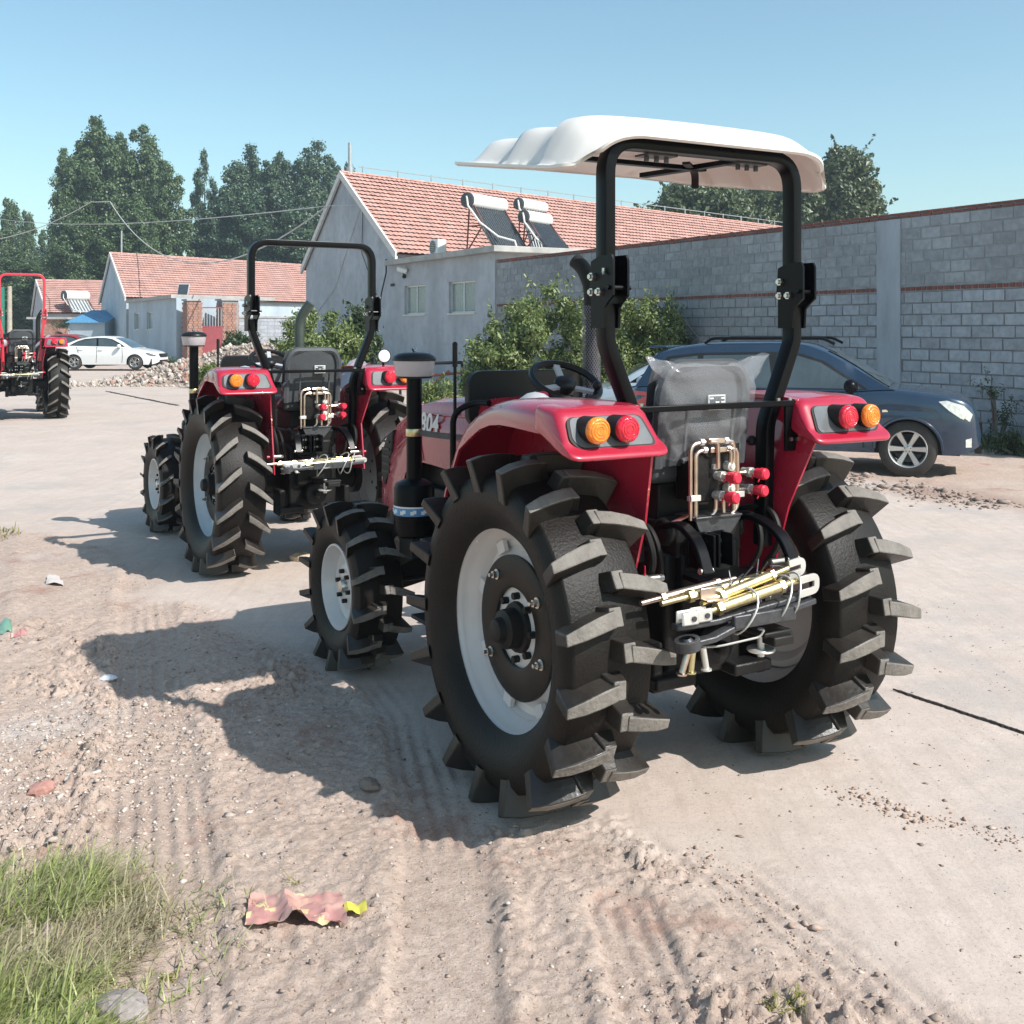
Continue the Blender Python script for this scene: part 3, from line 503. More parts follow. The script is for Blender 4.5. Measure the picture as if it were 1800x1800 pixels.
def fender(root, s, RE=(-.36,.93)):
    mb = MB(); n = len(ARCH); vs = []
    for i, (x, z) in enumerate(ARCH):
        a = ARCH[max(0,i-1)]; b = ARCH[min(n-1,i+1)]; t = V3(b[0]-a[0],0,b[1]-a[1]).normalized(); nn = V3(t.z,0,-t.x)
        if nn.z < 0 or (abs(nn.z) < .3 and nn.x < 0): nn = -nn
        q = max(0, min(1, (.45-x)/.75)); yo = .70+.098*q*q*(3-2*q); dp = .035 if i < 4 else (.06 if i < 6 else .085+.02*q); w = yo-.40
        sec = [(.40,0),(.40+w*.45,.010),(.40+w*.78,.006),(yo-.036,-.006),(yo-.012,-.022),(yo-.002,-.045 if dp > .05 else -.02),(yo,-dp),(yo-.012,-dp-.003),(yo-.016,-.04 if dp > .05 else -.022),(yo-.034,-.026),(.40+w*.45,-.012),(.40,-.016)]
        vs += [V3(x, y*s, z)+nn*h for y, h in sec]
    k = len(sec); fs = [(i*k+j, i*k+(j+1)%k, (i+1)*k+(j+1)%k, (i+1)*k+j) for i in range(n-1) for j in range(k)]+[tuple(range(k)), tuple(range((n-1)*k, n*k))]
    mb.add(vs, fs)
    # lamp housing at the rear end, sloped face and a flared lip
    top0, top1 = (-.405, 1.612), (-.452, 1.606)
    ring = [(-.30,1.6195),(-.39,1.6155),(-.448,1.609),(-.474,1.592),(-.552,1.472),(-.592,1.449),(-.599,1.437),(-.592,1.427),(-.545,1.431),(-.47,1.448),(-.40,1.478),(-.35,1.505),(-.30,1.522)]
    def hy(p, side):
        f = max(0, min(1, (1.61-p[1])/.17)); inn, out = .398-.025*f, .800+.014*f
        return (p[0], (out if side else inn)*s, p[1])
    rr_ = [(p.x,p.y) for p in arc_path([V3((ring[-1][0]+ring[0][0])/2,(ring[-1][1]+ring[0][1])/2,0)]+[V3(x,z,0) for x, z in ring]+[V3((ring[-1][0]+ring[0][0])/2,(ring[-1][1]+ring[0][1])/2,0)], .022, 3)][:-1]
    hm = MB(); cx, cz = -.46, 1.53; k = len(rr_); vs = []; stn = [0,.004,.011,.022,.036,.05]; rad = .05
    for side, ds in ((0, stn), (1, stn[::-1])):
        for dd in ds:
            e = rad-math.sqrt(max(0, rad*rad-(rad-dd)**2)); e *= .62
            for p in rr_:
                L_ = math.hypot(p[0]-cx, p[1]-cz); q = (cx+(p[0]-cx)*(1-e/L_), cz+(p[1]-cz)*(1-e/L_)); x, y, z = hy(q, side); vs.append((x, y-(dd if side else -dd)*s, z))
    n_ = len(stn)*2; hm.add(vs, [(i*k+j, i*k+(j+1)%k, (i+1)*k+(j+1)%k, (i+1)*k+j) for i in range(n_-1) for j in range(k)]+[tuple(range(k)), tuple(range((n_-1)*k, n_*k))]); h = hm.build('lamp_housing', M['red_paint'], root, smooth=45)
    o = mb.build('fender', M['red_paint'], root, smooth=50)
    pn = MB(); poly = [(-.43,1.605),(-.545,1.445),(-.43,1.16),(-.36,.93),(-.30,.82),(.30,.74),(.70,.76)]+[(x-.006,z-.006) for x, z in ARCH[1:]]
    iy = lambda z: .366+.075*(z-1.16)/.44 if z > 1.16 else .366
    pu = [(-.43,1.605),(-.545,1.445),(-.435,1.16),(.68,1.16)]+[(x-.006,z-.006) for x, z in ARCH[3:]]; plw = [(-.435,1.16),RE,(-.30+RE[0]+.36,.80),(.30,.74),(.70,.76),(.72,1.03),(.68,1.16)]
    for pq in (pu, plw): pn.prism(pq, lambda p, i: (p[0], (iy(p[1])+.010*i)*s, p[1]))
    pn.build('inner_panel', M['red_paint'], root)
    # lamp panel and two lamps
    d = V3(-.08,0,-.124).normalized(); nn = V3(-.124,0,.08).normalized(); c0 = V3(-.5165,0,1.530)
    cor = [(.425,.062),(.785,.062),(.800,-.045),(.765,-.080),(.408,-.080),(.398,-.06)]
    rc = [(p.x,p.y) for p in arc_path([((cor[0][0]+cor[1][0])/2,.062,0)]+[(y,z,0) for y, z in cor[1:]+cor[:1]]+[((cor[0][0]+cor[1][0])/2,.062,0)], .035, 5)][:-1]
    cy = sum(p[0] for p in rc)/len(rc)
    for q, m, nm, e in ((.93,'black_matte','panel_gasket',.003),(.87,'lamp_panel','lamp_panel',.0055)):
        mp = MB(); mp.prism(rc, lambda p, i: c0+V3(0,(cy+(p[0]-cy)*q)*s,0)-d*(p[1]*q-.0005)+nn*(-.004+(e+.004)*i)); mp.build(nm, M[m], h)
    for y, m, nm in ((.692,'amber','indicator_lamp'),(.562,'lamp_red','tail_lamp')):
        c = c0+V3(0,y*s,.004); ax = V3(-1,0,.02).normalized()
        b = MB(); b.cyl(c+ax*-.02, c+ax*.058, .050, n=28); bo = b.build('lamp_base', M['black_matte'], h)
        l = MB(); l.lathe([(0,.083),(.025,.083),(.040,.081),(.0475,.075),(.0495,.066),(.0495,.055)], 28, o=c, ax=ax); l.build(nm, M[m], h)
        g = MB()
        for kk in range(3): rr = .012+.011*kk; g.lathe([(rr,.0828-.0005*kk),(rr+.003,.0855-.0005*kk),(rr+.006,.0828-.0008*kk)], 24, o=c, ax=ax)
        g.build('lens_ring', M[m], h)
    return o
CX0, CX1, CY = -.43, .80, .72
def canopy_z(x, y):
    u = (x-(CX0+CX1)/2)/((CX1-CX0)/2); v = y/CY; e = (abs(u)**5+abs(v)**5)**.2
    side = min(1, max(0, (abs(v)-.55)/.40)); side = side*side*(3-2*side)
    zs = 2.540+.155*max(0, (x+.22)/(CX1+.22))**1.05+.09*max(0, (-.30-x)/.13)**2
    zr = 2.660 if x < .2 else 2.705
    zlow = zr*(1-side)+zs*side
    zt = 2.748-.014*v*v-.02*max(0,u)**2
    rib = 0
    for xf, xr in ((-.09,-.37),(.21,-.04),(.49,.26)):               # three raised panels, each with a sharp front edge
        t = min((xf-x)/.018, (x-xr)/.20); t = max(0, min(1, t)); rib = max(rib, t*t*(3-2*t))
    fl = max(0, min(1, (x+.30)/.3)); zt += .019*rib*max(0, min(1, (.66-abs(y))/.05))
    ee = e-.042*rib*fl*(abs(v) > .5); a0, a1 = .72, 1-.075*fl*(abs(v) > .5)
    t = max(0, min(1, (ee-a0)/(a1-a0))); return zt+(zlow-zt)*t**2.1
def canopy(root):
    n1, n2 = 110, 96; mb = MB(); xc = (CX0+CX1)/2; hx = (CX1-CX0)/2
    def pt(i, j, off):
        a = i/n1*2-1; b = j/n2*2-1; a = math.copysign(abs(a)**.85, a); b = math.copysign(abs(b)**.75, b)
        x = a*math.sqrt(max(0,1-.30*b**8*abs(a)**3)); y = b*math.sqrt(max(0,1-.30*a**8*abs(b)**3)); X = xc+x*hx; Y = y*CY
        return (xc+x*hx*(1-off*.018), Y*(1-off*.016)-.042, canopy_z(X, Y)-off*.014)
    for off in (0, 1): mb.grid(lambda u, v, off=off: pt(u*n1, v*n2, off), n1, n2)
    per = [(i,0) for i in range(n1)]+[(n1,j) for j in range(n2)]+[(i,n2) for i in range(n1,0,-1)]+[(0,j) for j in range(n2,0,-1)]
    vs = []
    for i, j in per:
        o = V3(*pt(i,j,0)); q = V3(*pt(i,j,1)); vs += [o, o-V3(0,0,.012), q-V3(0,0,.006), q]
    k = len(per); fs = [(4*a+b, 4*((a+1)%k)+b, 4*((a+1)%k)+b+1, 4*a+b+1) for a in range(k) for b in range(3)]
    mb.add(vs, fs)
    o = mb.build('canopy', M['canopy'], root, smooth=50)
    fr = MB(); fr.bar(arc_path([(-.33,.42,2.655),(.05,.36,2.652),(.50,.30,2.655)], .1), .045, .022, up=(0,0,1)); fr.bar(arc_path([(-.33,-.42,2.655),(.05,-.36,2.652),(.50,-.30,2.655)], .1), .045, .022, up=(0,0,1))
    fr.bar([(.18,.42,2.652),(.18,-.42,2.652)], .04, .02, up=(0,0,1)); fr.build('support_frame', M['black_paint'], root)
    cs = MB(); cs.bar(arc_path([(.10,-.25,2.66),(.22,-.40,2.645),(.27,-.44,2.58)], .08), .035, .012, up=(0,0,1)); cs.build('roof_hook', M['black_matte'], root)
    for y in (.20, -.28):
        b = MB(); b.box((-.275,y,2.604),(.09,.15,.008))
        for yy in (-.05,0,.05): b.cyl((-.275,y+yy,2.58),(-.275,y+yy,2.60),.010,n=6)
        b.build('clamp_plate', M['steel_dark'], root)
    return o
def rops(root, st):
    m = M[st['rops']]; top = st['rops_top']; sec = rrect(.049,.072,.007,2)
    if st['canopy']: path = [(.378,1.60),(.418,1.69),(.487,1.85),(.487,1.95),(.487,2.2),(.487,2.40)]; br = .13
    else: path = [(.375,1.60),(.425,1.72),(.49,1.88),(.505,1.98),(.505,2.2),(.505,2.40)]; br = .14
    if 'rops_w' in st: path = [(y*st['rops_w']/.505 if z > 1.8 else .36, z) for y, z in path]
    y1 = path[-1][0]
    up = MB(); up.sweep(arc_path([(-.33,y1,2.03),(-.33,y1,top),(-.33,-y1,top),(-.33,-y1,2.03)], br, 9), sec, up=(1,0,0)); up.build('roll_bar_hoop', m, root)
    for s in (1, -1):
        lo = MB(); lo.sweep(arc_path([(-.31,.335*s,.98),(-.32,.345*s,1.50)]+[(-.33,y*s,z) for y, z in path[:4]]+[(-.33,y1*s,2.0)], .035, 4), sec, up=(1,0,0)); lo.build('roll_bar_post', m, root)
        hg = MB(); poly = [(-.285,1.905),(-.285,2.03),(-.275,2.06),(-.285,2.165),(-.345,2.185),(-.425,2.185),(-.435,2.165),(-.435,2.03),(-.40,2.005),(-.378,1.985),(-.372,1.905)]
        for yy in (-.034, .034): hg.plate(poly, 'y', (y1+yy-.005)*s, (y1+yy+.005)*s)
        hg.cyl((-.41,(y1-.06)*s,2.06),(-.41,(y1+.05)*s,2.06),.009,n=8)
        h = hg.build('fold_bracket', m, root)
        for x, z in ((-.305,2.105),(-.305,2.045),(-.355,2.045)):
            for e in (1, -1):
                b = MB(); y = y1*s+e*.039; b.cyl((x,y,z),(x,y+.014*e,z),.017,n=6); b.cyl((x,y+.014*e,z),(x,y+.024*e,z),.010,n=10); b.build('bolt', M['zinc'], h)
        pin = MB(); pin.tube([(-.385,(y1+.048)*s,2.135),(-.385,(y1+.048)*s,2.12),(-.395,(y1+.05)*s,2.11)], .006); pin.build('pin', M['zinc'], h)
def steering(root):
    c = V3(.70,.02,1.642); ax = V3(-.5,0,.87).normalized(); x, y, _ = ortho(ax)
    w = MB(); w.tube([c+(x*math.cos(2*math.pi*i/40)+y*math.sin(2*math.pi*i/40))*.172 for i in range(40)], .0185, 8, closed=True); o = w.build('steering_wheel', M['dark_plastic'], root)
    for a in (80, 200, 320):
        d = x*math.cos(R(a))+y*math.sin(R(a)); b = MB(); b.bar([c+d*.03-ax*.02, c+d*.17], .032, .014, up=ax); b.build('spoke', M['grey_plastic'], o)
    h = MB(); h.lathe([(0,.03),(.03,.028),(.05,.015),(.058,-.01),(.05,-.04)], 20, o=c-ax*.01, ax=ax); h.build('horn_pad', M['dark_plastic'], o)
    k = MB(); q = c+x*.10-y*.12; k.sphere(q+ax*.05, .024); k.cyl(q, q+ax*.04, .008); k.build('spinner_knob', M['dark_plastic'], o)
    col = MB(); col.cyl(c-ax*.03, c-ax*.5, .035); col.build('steering_column', M['dark_plastic'], root)
def seat(root, wrap):
    s = MB(); s.grid(lambda u, v: (-.285-.035*math.sin(math.pi*u)*(v)-.05*v, (u-.5)*.44*(1-.10*max(0,v-.8)/.2), 1.34+.41*v), 10, 10)
    s.grid(lambda u, v: (-.20-.035*math.sin(math.pi*u)*(v)-.05*v, (u-.5)*.44*(1-.10*max(0,v-.8)/.2), 1.34+.41*v), 10, 10)
    ed = MB(); b = s.build('seat', M['seat_fabric'], root)
    f = MB(); path = [(-.29-.05*t, y, 1.34+.41*t) for y, t in ((.215,0),(.215,.8))]+[(-.34,.17,1.752),(-.34,-.17,1.752)]+[(-.29-.05*t, -.215, 1.34+.41*t) for t in (.8,0)]
    f.tube(arc_path(path, .06), .028, 8); f.build('backrest_frame', M['seat_fabric'], b)
    g = MB(); g.bar([(-.345,.12,1.36),(-.375,.12,1.58),(-.375,-.12,1.58),(-.345,-.12,1.36)], .012, .014, up=(1,0,0)); g.build('back_shell', M['seat_fabric'], b)
    cu = MB(); cu.box((-.04,0,1.32),(.44,.44,.11)); cu.build('cushion', M['seat_fabric'], root, bev=.03)
    st = MB(); st.box((-.05,0,1.15),(.34,.30,.22)); st.build('seat_base', M['black_matte'], root, bev=.01)
    lb = MB(); lb.box((-.352,-.05,1.60),(.004,.088,.062)); lbo = lb.build('label_plate', M['white_print'], b, rot=None)
    lk = MB(); lk.box((-.3545,-.05,1.60),(.003,.078,.052)); lk.build('label_ink', M['seat_fabric'], b)
    lt = MB()
    for r in range(3):
        for c in range(3):
            if (r+c) % 2 == 0 or c == 2: lt.box((-.3565,-.02-.03*c,1.617-.016*r),(.002,.02,.006))
    lt.build('label_text', M['white_print'], b)
    rng = random.Random(5)
    if wrap:
        pw = MB(); nz = lambda u, v: .007*math.sin(u*23+v*5)+.006*math.sin(u*41-v*11)+.005*math.sin(v*19+u*7)
        def f(u, v):                                                 # loose bag round the backrest, open and flared at its top corners
            a = 2*math.pi*u; ex = 1.0+.06*math.sin(3*a+v*4)
            hw = .192+.065*v; hd = .078+.012*math.sin(v*5); y = hw*math.copysign(abs(math.cos(a))**.55, math.cos(a))*ex; x = hd*math.copysign(abs(math.sin(a))**.7, math.sin(a))
            flare = max(0, v-.86)/.14; y *= 1+.24*flare*abs(math.cos(a))**4
            return (-.29-.05*v+x*(1-.75*flare)+nz(u,v), y+nz(v,u)*.8, 1.372+.395*v+.03*flare*abs(math.cos(a))**3+nz(u*2,v)*.5)
        pw.grid(f, 56, 26, wrapu=True); pw.build('plastic_wrap', M['plastic_wrap'], b, smooth=70)
    else:
        pw = MB(); pw.grid(lambda u, v: (-.34-.03*v+.03*math.sin(u*9), .20+.10*(1-v)+.02*math.sin(v*14), 1.28+.34*v), 6, 10); pw.build('plastic_wrap', M['plastic_wrap'], b, smooth=70); ws = MB(); ws.grid(lambda u, v: (-.26+.35*u+.02*math.sin(v*9), -.23-.30*v+.015*math.sin(u*11), 1.30+.34*v**.6+.03*u+.015*math.sin(u*7+v*9)), 12, 12); ws.build('white_sheet', M['bowl'], b, smooth=70)
def hood(root, text):
    st = [(1.12,1.545,.285,1.12),(1.35,1.540,.300,1.14),(1.65,1.520,.305,1.15),(1.90,1.475,.305,1.15),(2.00,1.448,.304,1.06),(2.07,1.42,.303,.93),(2.16,1.38,.300,.84),(2.27,1.315,.292,.80),(2.36,1.235,.280,.80),(2.44,1.14,.262,.80),(2.50,1.02,.24,.84)]
    mb = MB(); rows = []
    for x, zt, hw, zb in st:
        prof = [(1.0,0),(1.01,.30),(1.0,.62),(.965,.66),(.955,.84),(.90,.93),(.74,.985),(.42,1.0),(0,1.008)]
        half = [(hw*y, zb+(zt-zb)*t) for y, t in prof]; rows.append([(x,y,z) for y, z in half]+[(x,-y,z) for y, z in half[-2::-1]])
    k = len(rows[0]); vs = [p for r in rows for p in r]
    mb.add(vs, [(i*k+j, i*k+j+1, (i+1)*k+j+1, (i+1)*k+j) for i in range(len(rows)-1) for j in range(k-1)]+[tuple(range((len(rows)-1)*k, len(rows)*k)), tuple(range(k))])
    o = mb.build('hood', M['red_paint'], root, smooth=38)
    for s in (1, -1):
        g = MB(); g.plate([(2.20,1.30),(2.30,1.25),(2.375,1.15),(2.385,1.02),(2.33,.95),(2.25,1.05)], 'y', .262*s, .296*s); go = g.build('side_grille', M['black_matte'], o, bev=.008)
        for i in range(5):
            b = MB(); b.box((2.305,.298*s,1.04+.045*i),(.11,.008,.012)); b.build('louvre', M['dark_plastic'], go)
        e = MB(); e.tube([(1.14,.290*s,1.445),(1.65,.306*s,1.432),(1.95,.305*s,1.40),(2.12,.300*s,1.33)], .005, 6); e.tube([(1.14,.292*s,1.315),(1.65,.308*s,1.305),(1.95,.308*s,1.28),(2.12,.304*s,1.20)], .005, 6); e.tube([(1.75,.312*s,1.16),(1.80,.312*s,1.35)], .004, 6); e.build('trim_line', M['red_paint'], o)
        hl = MB(); hl.sphere((2.40,.16*s,1.10), .075, sq=(.5,1,.7)); hl.build('headlight', M['lens'], o)
    if text:
        for s in (1, -1):
            c = bpy.data.curves.new('decal', 'FONT'); c.body = text; c.size = .150; c.shear = .22; c.extrude = .001; c.align_x = 'CENTER'; c.space_character = 1.06; c.offset = .0045
            t = bpy.data.objects.new('decal', c); COL.objects.link(t); bpy.context.view_layer.update()
            me = bpy.data.meshes.new_from_object(t); bpy.data.objects.remove(t); me.materials.clear(); me.materials.append(M['white_print'])
            d = bpy.data.objects.new('number_decal', me); place(d, o); Mx = Matrix(((-1*s,0,0,1.665),(0,0,1*s,.3120*s),(0,1,0,1.328),(0,0,0,1))); d.matrix_local = Mx
    return o
def air_cleaner(root, dz=0):
    x, y = 1.442, .50
    b = MB(); b.lathe([(0,.805),(.085,.805),(.104,.82),(.108,.84),(.108,.90),(.110,.902),(.110,.91),(.108,.912),(.108,1.06),(.100,1.085),(.06,1.105),(.045,1.11)], 28, o=(x,y,0)); o = b.build('air_cleaner', M['black_paint'], root)
    l = MB(); l.lathe([(.1095,.925),(.1095,.972)], 28, o=(x,y,0)); l.build('blue_label', M['blue_label'], o)
    w = MB(); w.lathe([(.1098,.966),(.1098,.974)], 28, o=(x,y,0))
    for k in range(12):
        t = 2*math.pi*k/12
        for q in range(2): w.box((x+math.cos(t+.12*q)*.110, y+math.sin(t+.12*q)*.110, .945+.006*(q-.5)),(.004,.018,.018), Matrix.Rotation(t+.12*q,3,'Z'))
    w.build('label_text', M['white_print'], o)
    p = MB(); p.cyl((x,y,1.10),(x,y,1.655+dz),.041,n=20); p.build('intake_pipe', M['black_paint'], o)
    bw = MB(); bw.lathe([(.04,1.648),(.092,1.652),(.098,1.66),(.112,1.738),(.108,1.74)], 28, o=(x,y,dz)); bw.build('dust_bowl', M['bowl'], o)
    ld = MB(); ld.lathe([(.116,1.734),(.117,1.742),(.108,1.758),(.085,1.772),(.05,1.778),(0,1.779)], 28, o=(x,y,dz)); ld.lathe([(.045,1.640),(.094,1.643),(.094,1.653),(.04,1.655)], 28, o=(x,y,dz)); ld.build('bowl_lid', M['dark_plastic'], o)
    wn = MB(); wn.tube([(x-.02,y+.02,1.80+dz),(x-.008,y+.008,1.785+dz),(x+.008,y-.008,1.785+dz),(x+.02,y-.02,1.80+dz)], .005, 6); wn.build('wing_nut', M['zinc'], o)
    cl = MB(); cl.lathe([(.0425,1.335),(.045,1.34),(.045,1.37),(.0425,1.375)], 20, o=(x,y,0)); cl.build('pipe_clamp', M['gold_zinc'], o)
    ar = MB(); ar.bar([(x-.03,y-.01,1.355),(x-.16,y-.06,1.35),(1.12,.36,1.345)], .010, .03, up=(0,0,1)); ar.build('clamp_arm', M['steel_dark'], o)
    bs = MB(); bs.box((x,y-.05,.76),(.16,.20,.10)); bs.box((x,.25,.80),(.10,.3,.03)); bs.build('cleaner_bracket', M['black_matte'], o)
def rear_gear(root, neat):
    def H(n, m, fn, bev=0, **k): b = MB(); fn(b); return b.build(n, M[m], root, bev=bev, **k)
    H('rear_axle', 'cast_iron', lambda b: [b.cyl((0,-.46,.69),(0,.46,.69),.105,n=20), b.cyl((0,-.50,.69),(0,-.44,.69),.15,n=20), b.cyl((0,.44,.69),(0,.50,.69),.15,n=20)])
    H('gearbox', 'cast_iron', lambda b: [b.box((.10,0,.74),(.86,.40,.52)), b.box((-.28,0,.86),(.20,.30,.36)), b.cyl((-.34,0,.62),(-.42,0,.62),.09,n=18), b.cyl((-.42,0,.62),(-.48,0,.62),.03,n=10), b.box((.9,0,.68),(1.0,.34,.36))], .02)
    H('hydraulic_cover', 'cast_iron', lambda b: [b.box((-.12,0,1.05),(.50,.34,.14)), b.cyl((-.30,-.20,1.08),(-.30,.20,1.08),.06,n=16), b.cyl((-.36,.10,1.02),(-.42,.10,1.02),.05,n=14)], .015)
    H('engine', 'cast_iron', lambda b: [b.box((1.72,0,.84),(.74,.36,.56)), b.box((1.75,.20,.95),(.6,.10,.12)), b.box((2.25,0,.70),(.42,.42,.20)), b.box((2.0,.16,.60),(.9,.08,.14)), b.box((2.0,-.16,.60),(.9,.08,.14))], .015)
    H('front_axle', 'cast_iron', lambda b: [b.bar([(1.968,-.54,.456),(1.968,-.2,.52),(1.968,.2,.52),(1.968,.54,.456)], .13, .14, up=(0,0,1)), b.cyl((1.968,-.62,.456),(1.968,-.48,.456),.10), b.cyl((1.968,.62,.456),(1.968,.48,.456),.10), b.tube([(1.80,-.5,.50),(1.80,.5,.50)], .018)])
    H('platform', 'black_matte', lambda b: [b.box((.78,0,.93),(.78,.70,.03)), b.box((.60,.43,.55),(.26,.18,.02)), b.bar([(.60,.38,.92),(.60,.46,.56)], .02, .12, up=(1,0,0))], .006)
    H('step', 'black_matte', lambda b: [b.box((.92,.60,.50),(.24,.20,.02)), b.bar([(1.03,.55,.85),(1.03,.56,.50)], .02, .08, up=(1,0,0)), b.bar([(.82,.55,.80),(.82,.56,.50)], .02, .05, up=(1,0,0)), b.box((1.02,.52,.84),(.14,.22,.05))], .005)
    H('number_plate_bar', 'black_paint', lambda b: [b.box((-.425,-.01,1.590),(.030,.84,.024)), b.box((-.428,-.395,1.490),(.016,.085,.20)), b.box((-.413,.395,1.52),(.016,.05,.13))], .003)
    for y, z in ((-.385,1.607),(-.32,1.607),(.385,1.607),(-.375,1.44),(-.412,1.44)):
        b = MB(); (b.cyl((-.425,y,z-.006),(-.425,y,z+.006),.009,n=6) if z > 1.5 else b.cyl((-.436,y,z),(-.446,y,z),.009,n=6)); b.build('bolt', M['zinc'], root)
    # dash and cowl
    H('dash_panel', 'dark_plastic', lambda b: b.prism(rrect(.70,.30,.08,6), lambda p, i: (1.14+.05*i, p[0]-.02, 1.535+p[1])), .006)
    H('instrument_pod', 'dark_plastic', lambda b: b.grid(lambda u, v: (.80+.30*v, (u-.5)*.34*(1-.2*v), 1.46+.13*math.sin(math.pi*u)**.6*(1-.3*v)), 14, 6))
    H('instrument_face', 'lamp_panel', lambda b: b.grid(lambda u, v: (.80, (u-.5)*.33, 1.45+.135*math.sin(math.pi*u)**.6*v), 12, 3))
    H('gauge', 'lens', lambda b: b.lathe([(0,.004),(.032,.004),(.036,0)], 18, o=(.794,.03,1.52), ax=(-1,0,.3)))
    H('gear_knob', 'red_cap', lambda b: [b.sphere((.62,.20,1.585), .026, sq=(1.5,1,.8)), b.cyl((.62,.20,1.30),(.62,.20,1.58),.008)])
    H('fuse_cover', 'grey_plastic', lambda b: b.sphere((.52,.30,1.50), .11, sq=(1.1,.9,1)))
    H('floor_cowl', 'black_matte', lambda b: b.box((1.0,0,1.22),(.30,.52,.50)), .03)
    H('hand_rail', 'black_paint', lambda b: b.tube(arc_path([(1.10,.44,.90),(1.10,.44,1.48),(1.02,.36,1.535),(.9,.34,1.535)], .07), .016, 10))
    H('pull_rod', 'black_matte', lambda b: [b.cyl((1.36,.30,1.45),(1.36,.30,1.70),.009), b.cyl((1.36,.30,1.70),(1.36,.30,1.82),.014), b.sphere((1.36,.30,1.82), .015)])
    H('side_lever', 'black_matte', lambda b: [b.cyl((-.10,-.37,1.40),(-.24,-.33,1.42),.008), b.sphere((-.25,-.33,1.42), .022)])
    # remote valves behind the seat: copper loops, connector blocks, couplers with red caps
    X = -.40; vy = lambda u: .125-(u-1206)*.0025; vz = lambda v: 1.437-(v-785)*.0023
    Q = lambda u, v, x=X: (x, vy(u), vz(v))
    def pipe(pts, r=.0085): H('hydraulic_pipe', 'copper_pipe', lambda b: b.tube(arc_path([Q(*p) for p in pts], .035, 5), r, 8))
    pipe([(1206,916),(1206,784),(1236,781)]); pipe([(1217,918),(1217,797),(1240,795)]); pipe([(1280,781),(1296,784),(1296,908)]); pipe([(1282,795),(1304,797),(1304,900),(1290,912)])
    pipe([(1240,780,-.42),(1256,781,-.42),(1256,828,-.42)]); pipe([(1279,796,-.42),(1283,800,-.42),(1283,828,-.42)]); pipe([(1258,880),(1258,905),(1244,914)]); pipe([(1274,884),(1274,908)]); pipe([(1290,868),(1290,880),(1302,890)])
    pipe([(1185,925,-.33),(1200,915,-.36),(1206,905)])
    H('connector_block', 'copper_pipe', lambda b: [b.box(Q(1257,780),(.026,.085,.022)), b.box(Q(1261,796),(.026,.085,.022))], .003)
    for u, v in ((1229,781),(1279,781),(1235,795),(1284,796),(1256,826),(1283,826),(1206,878),(1217,878),(1299,877)):
        b = MB(); c = V3(*Q(u,v)); b.cyl(c-V3(0,.009,0) if v < 800 else c-V3(0,0,.009), c+V3(0,.009,0) if v < 800 else c+V3(0,0,.009), .014, n=6); b.build('pipe_nut', M['pale_steel'], root)
    H('pipe_clip', 'pale_steel', lambda b: b.box(Q(1211,877,-.415),(.012,.05,.024)), .002); H('pipe_clip', 'pale_steel', lambda b: b.box(Q(1302,877,-.415),(.012,.05,.024)), .002)
    H('valve_body', 'cast_iron', lambda b: [b.box((-.32,.0,1.30),(.14,.17,.20)), b.box((-.32,-.05,1.41),(.10,.22,.05)), b.cyl((-.36,.03,1.40),(-.40,.03,1.40),.022)], .008)
    for v in (826, 845, 865, 882):
        b = MB(); b.cyl(Q(1283,v,-.36),Q(1283,v,-.425),.019,n=12); b.cyl(Q(1283,v,-.425),Q(1283,v,-.435),.011,n=8); b.build('valve_plug', M['pale_steel'], root)
    for u, v, x in ((1266,842,-.47),(1263,876,-.47),(1340,842,-.43),(1338,872,-.43)):
        c = V3(*Q(u,v,x)); d = V3(-1,-.12,0).normalized()
        b = MB(); b.lathe([(0,.04),(.018,.04),(.024,.034),(.025,.012),(.021,.01),(.021,-.012),(.016,-.014)], 18, o=c, ax=d); co = b.build('coupler_cap', M['red_cap'], root)
        b = MB(); b.cyl(c-d*.09, c-d*.012, .017, n=12); b.cyl(c-d*.06, c-d*.04, .022, n=6); b.build('coupler_body', M['pale_steel'], co)
        b = MB(); b.tube([c-d*.02+V3(0,.02*math.cos(a),-.022+.022*math.sin(a)) for a in [i*.5 for i in range(9)]], .0035, 5); b.build('cap_leash', M['red_cap'], co)
        if u > 1300:
            b = MB(); b.cyl(c-d*.06, c-d*.06+V3(0,.11,0), .010, n=8); b.build('coupler_elbow', M['copper_pipe'], co)
    H('valve_bracket', 'gold_zinc' if False else 'steel_dark', lambda b: [b.plate([(.12,1.15),(-.12,1.15),(-.12,1.13),(-.06,1.06),(.07,1.06),(.10,1.10)], 'x', -.42, -.412), b.box((-.36,0,1.145),(.14,.24,.01))], .003)
    # three point hitch
    H('top_link_bracket', 'black_paint', lambda b: [b.box((-.45,.145,1.02),(.08,.012,.13)), b.box((-.45,.075,1.02),(.08,.012,.13)), b.box((-.45,.05,1.02),(.08,.012,.13)), b.box((-.45,-.02,1.02),(.08,.012,.13)), b.box((-.416,.11,1.02),(.012,.09,.14)), b.box((-.416,.015,1.02),(.012,.09,.14))], .003)
    for y in (.125, .095, .03, .0):
        for z in (.99, 1.05):
            b = MB(); b.cyl((-.422,y,z),(-.432,y,z),.010,n=6); b.build('bolt', M['zinc'], root)
    H('hitch_shelf', 'black_paint', lambda b: [b.plate([(-.40,.17),(-.40,-.17),(-.50,-.15),(-.56,-.06),(-.56,.10),(-.50,.17)], 'z', .905, .925), b.bar([(-.45,-.16,.915),(-.55,-.20,.90),(-.58,-.22,.84)], .02, .03, up=(0,1,0))], .003)
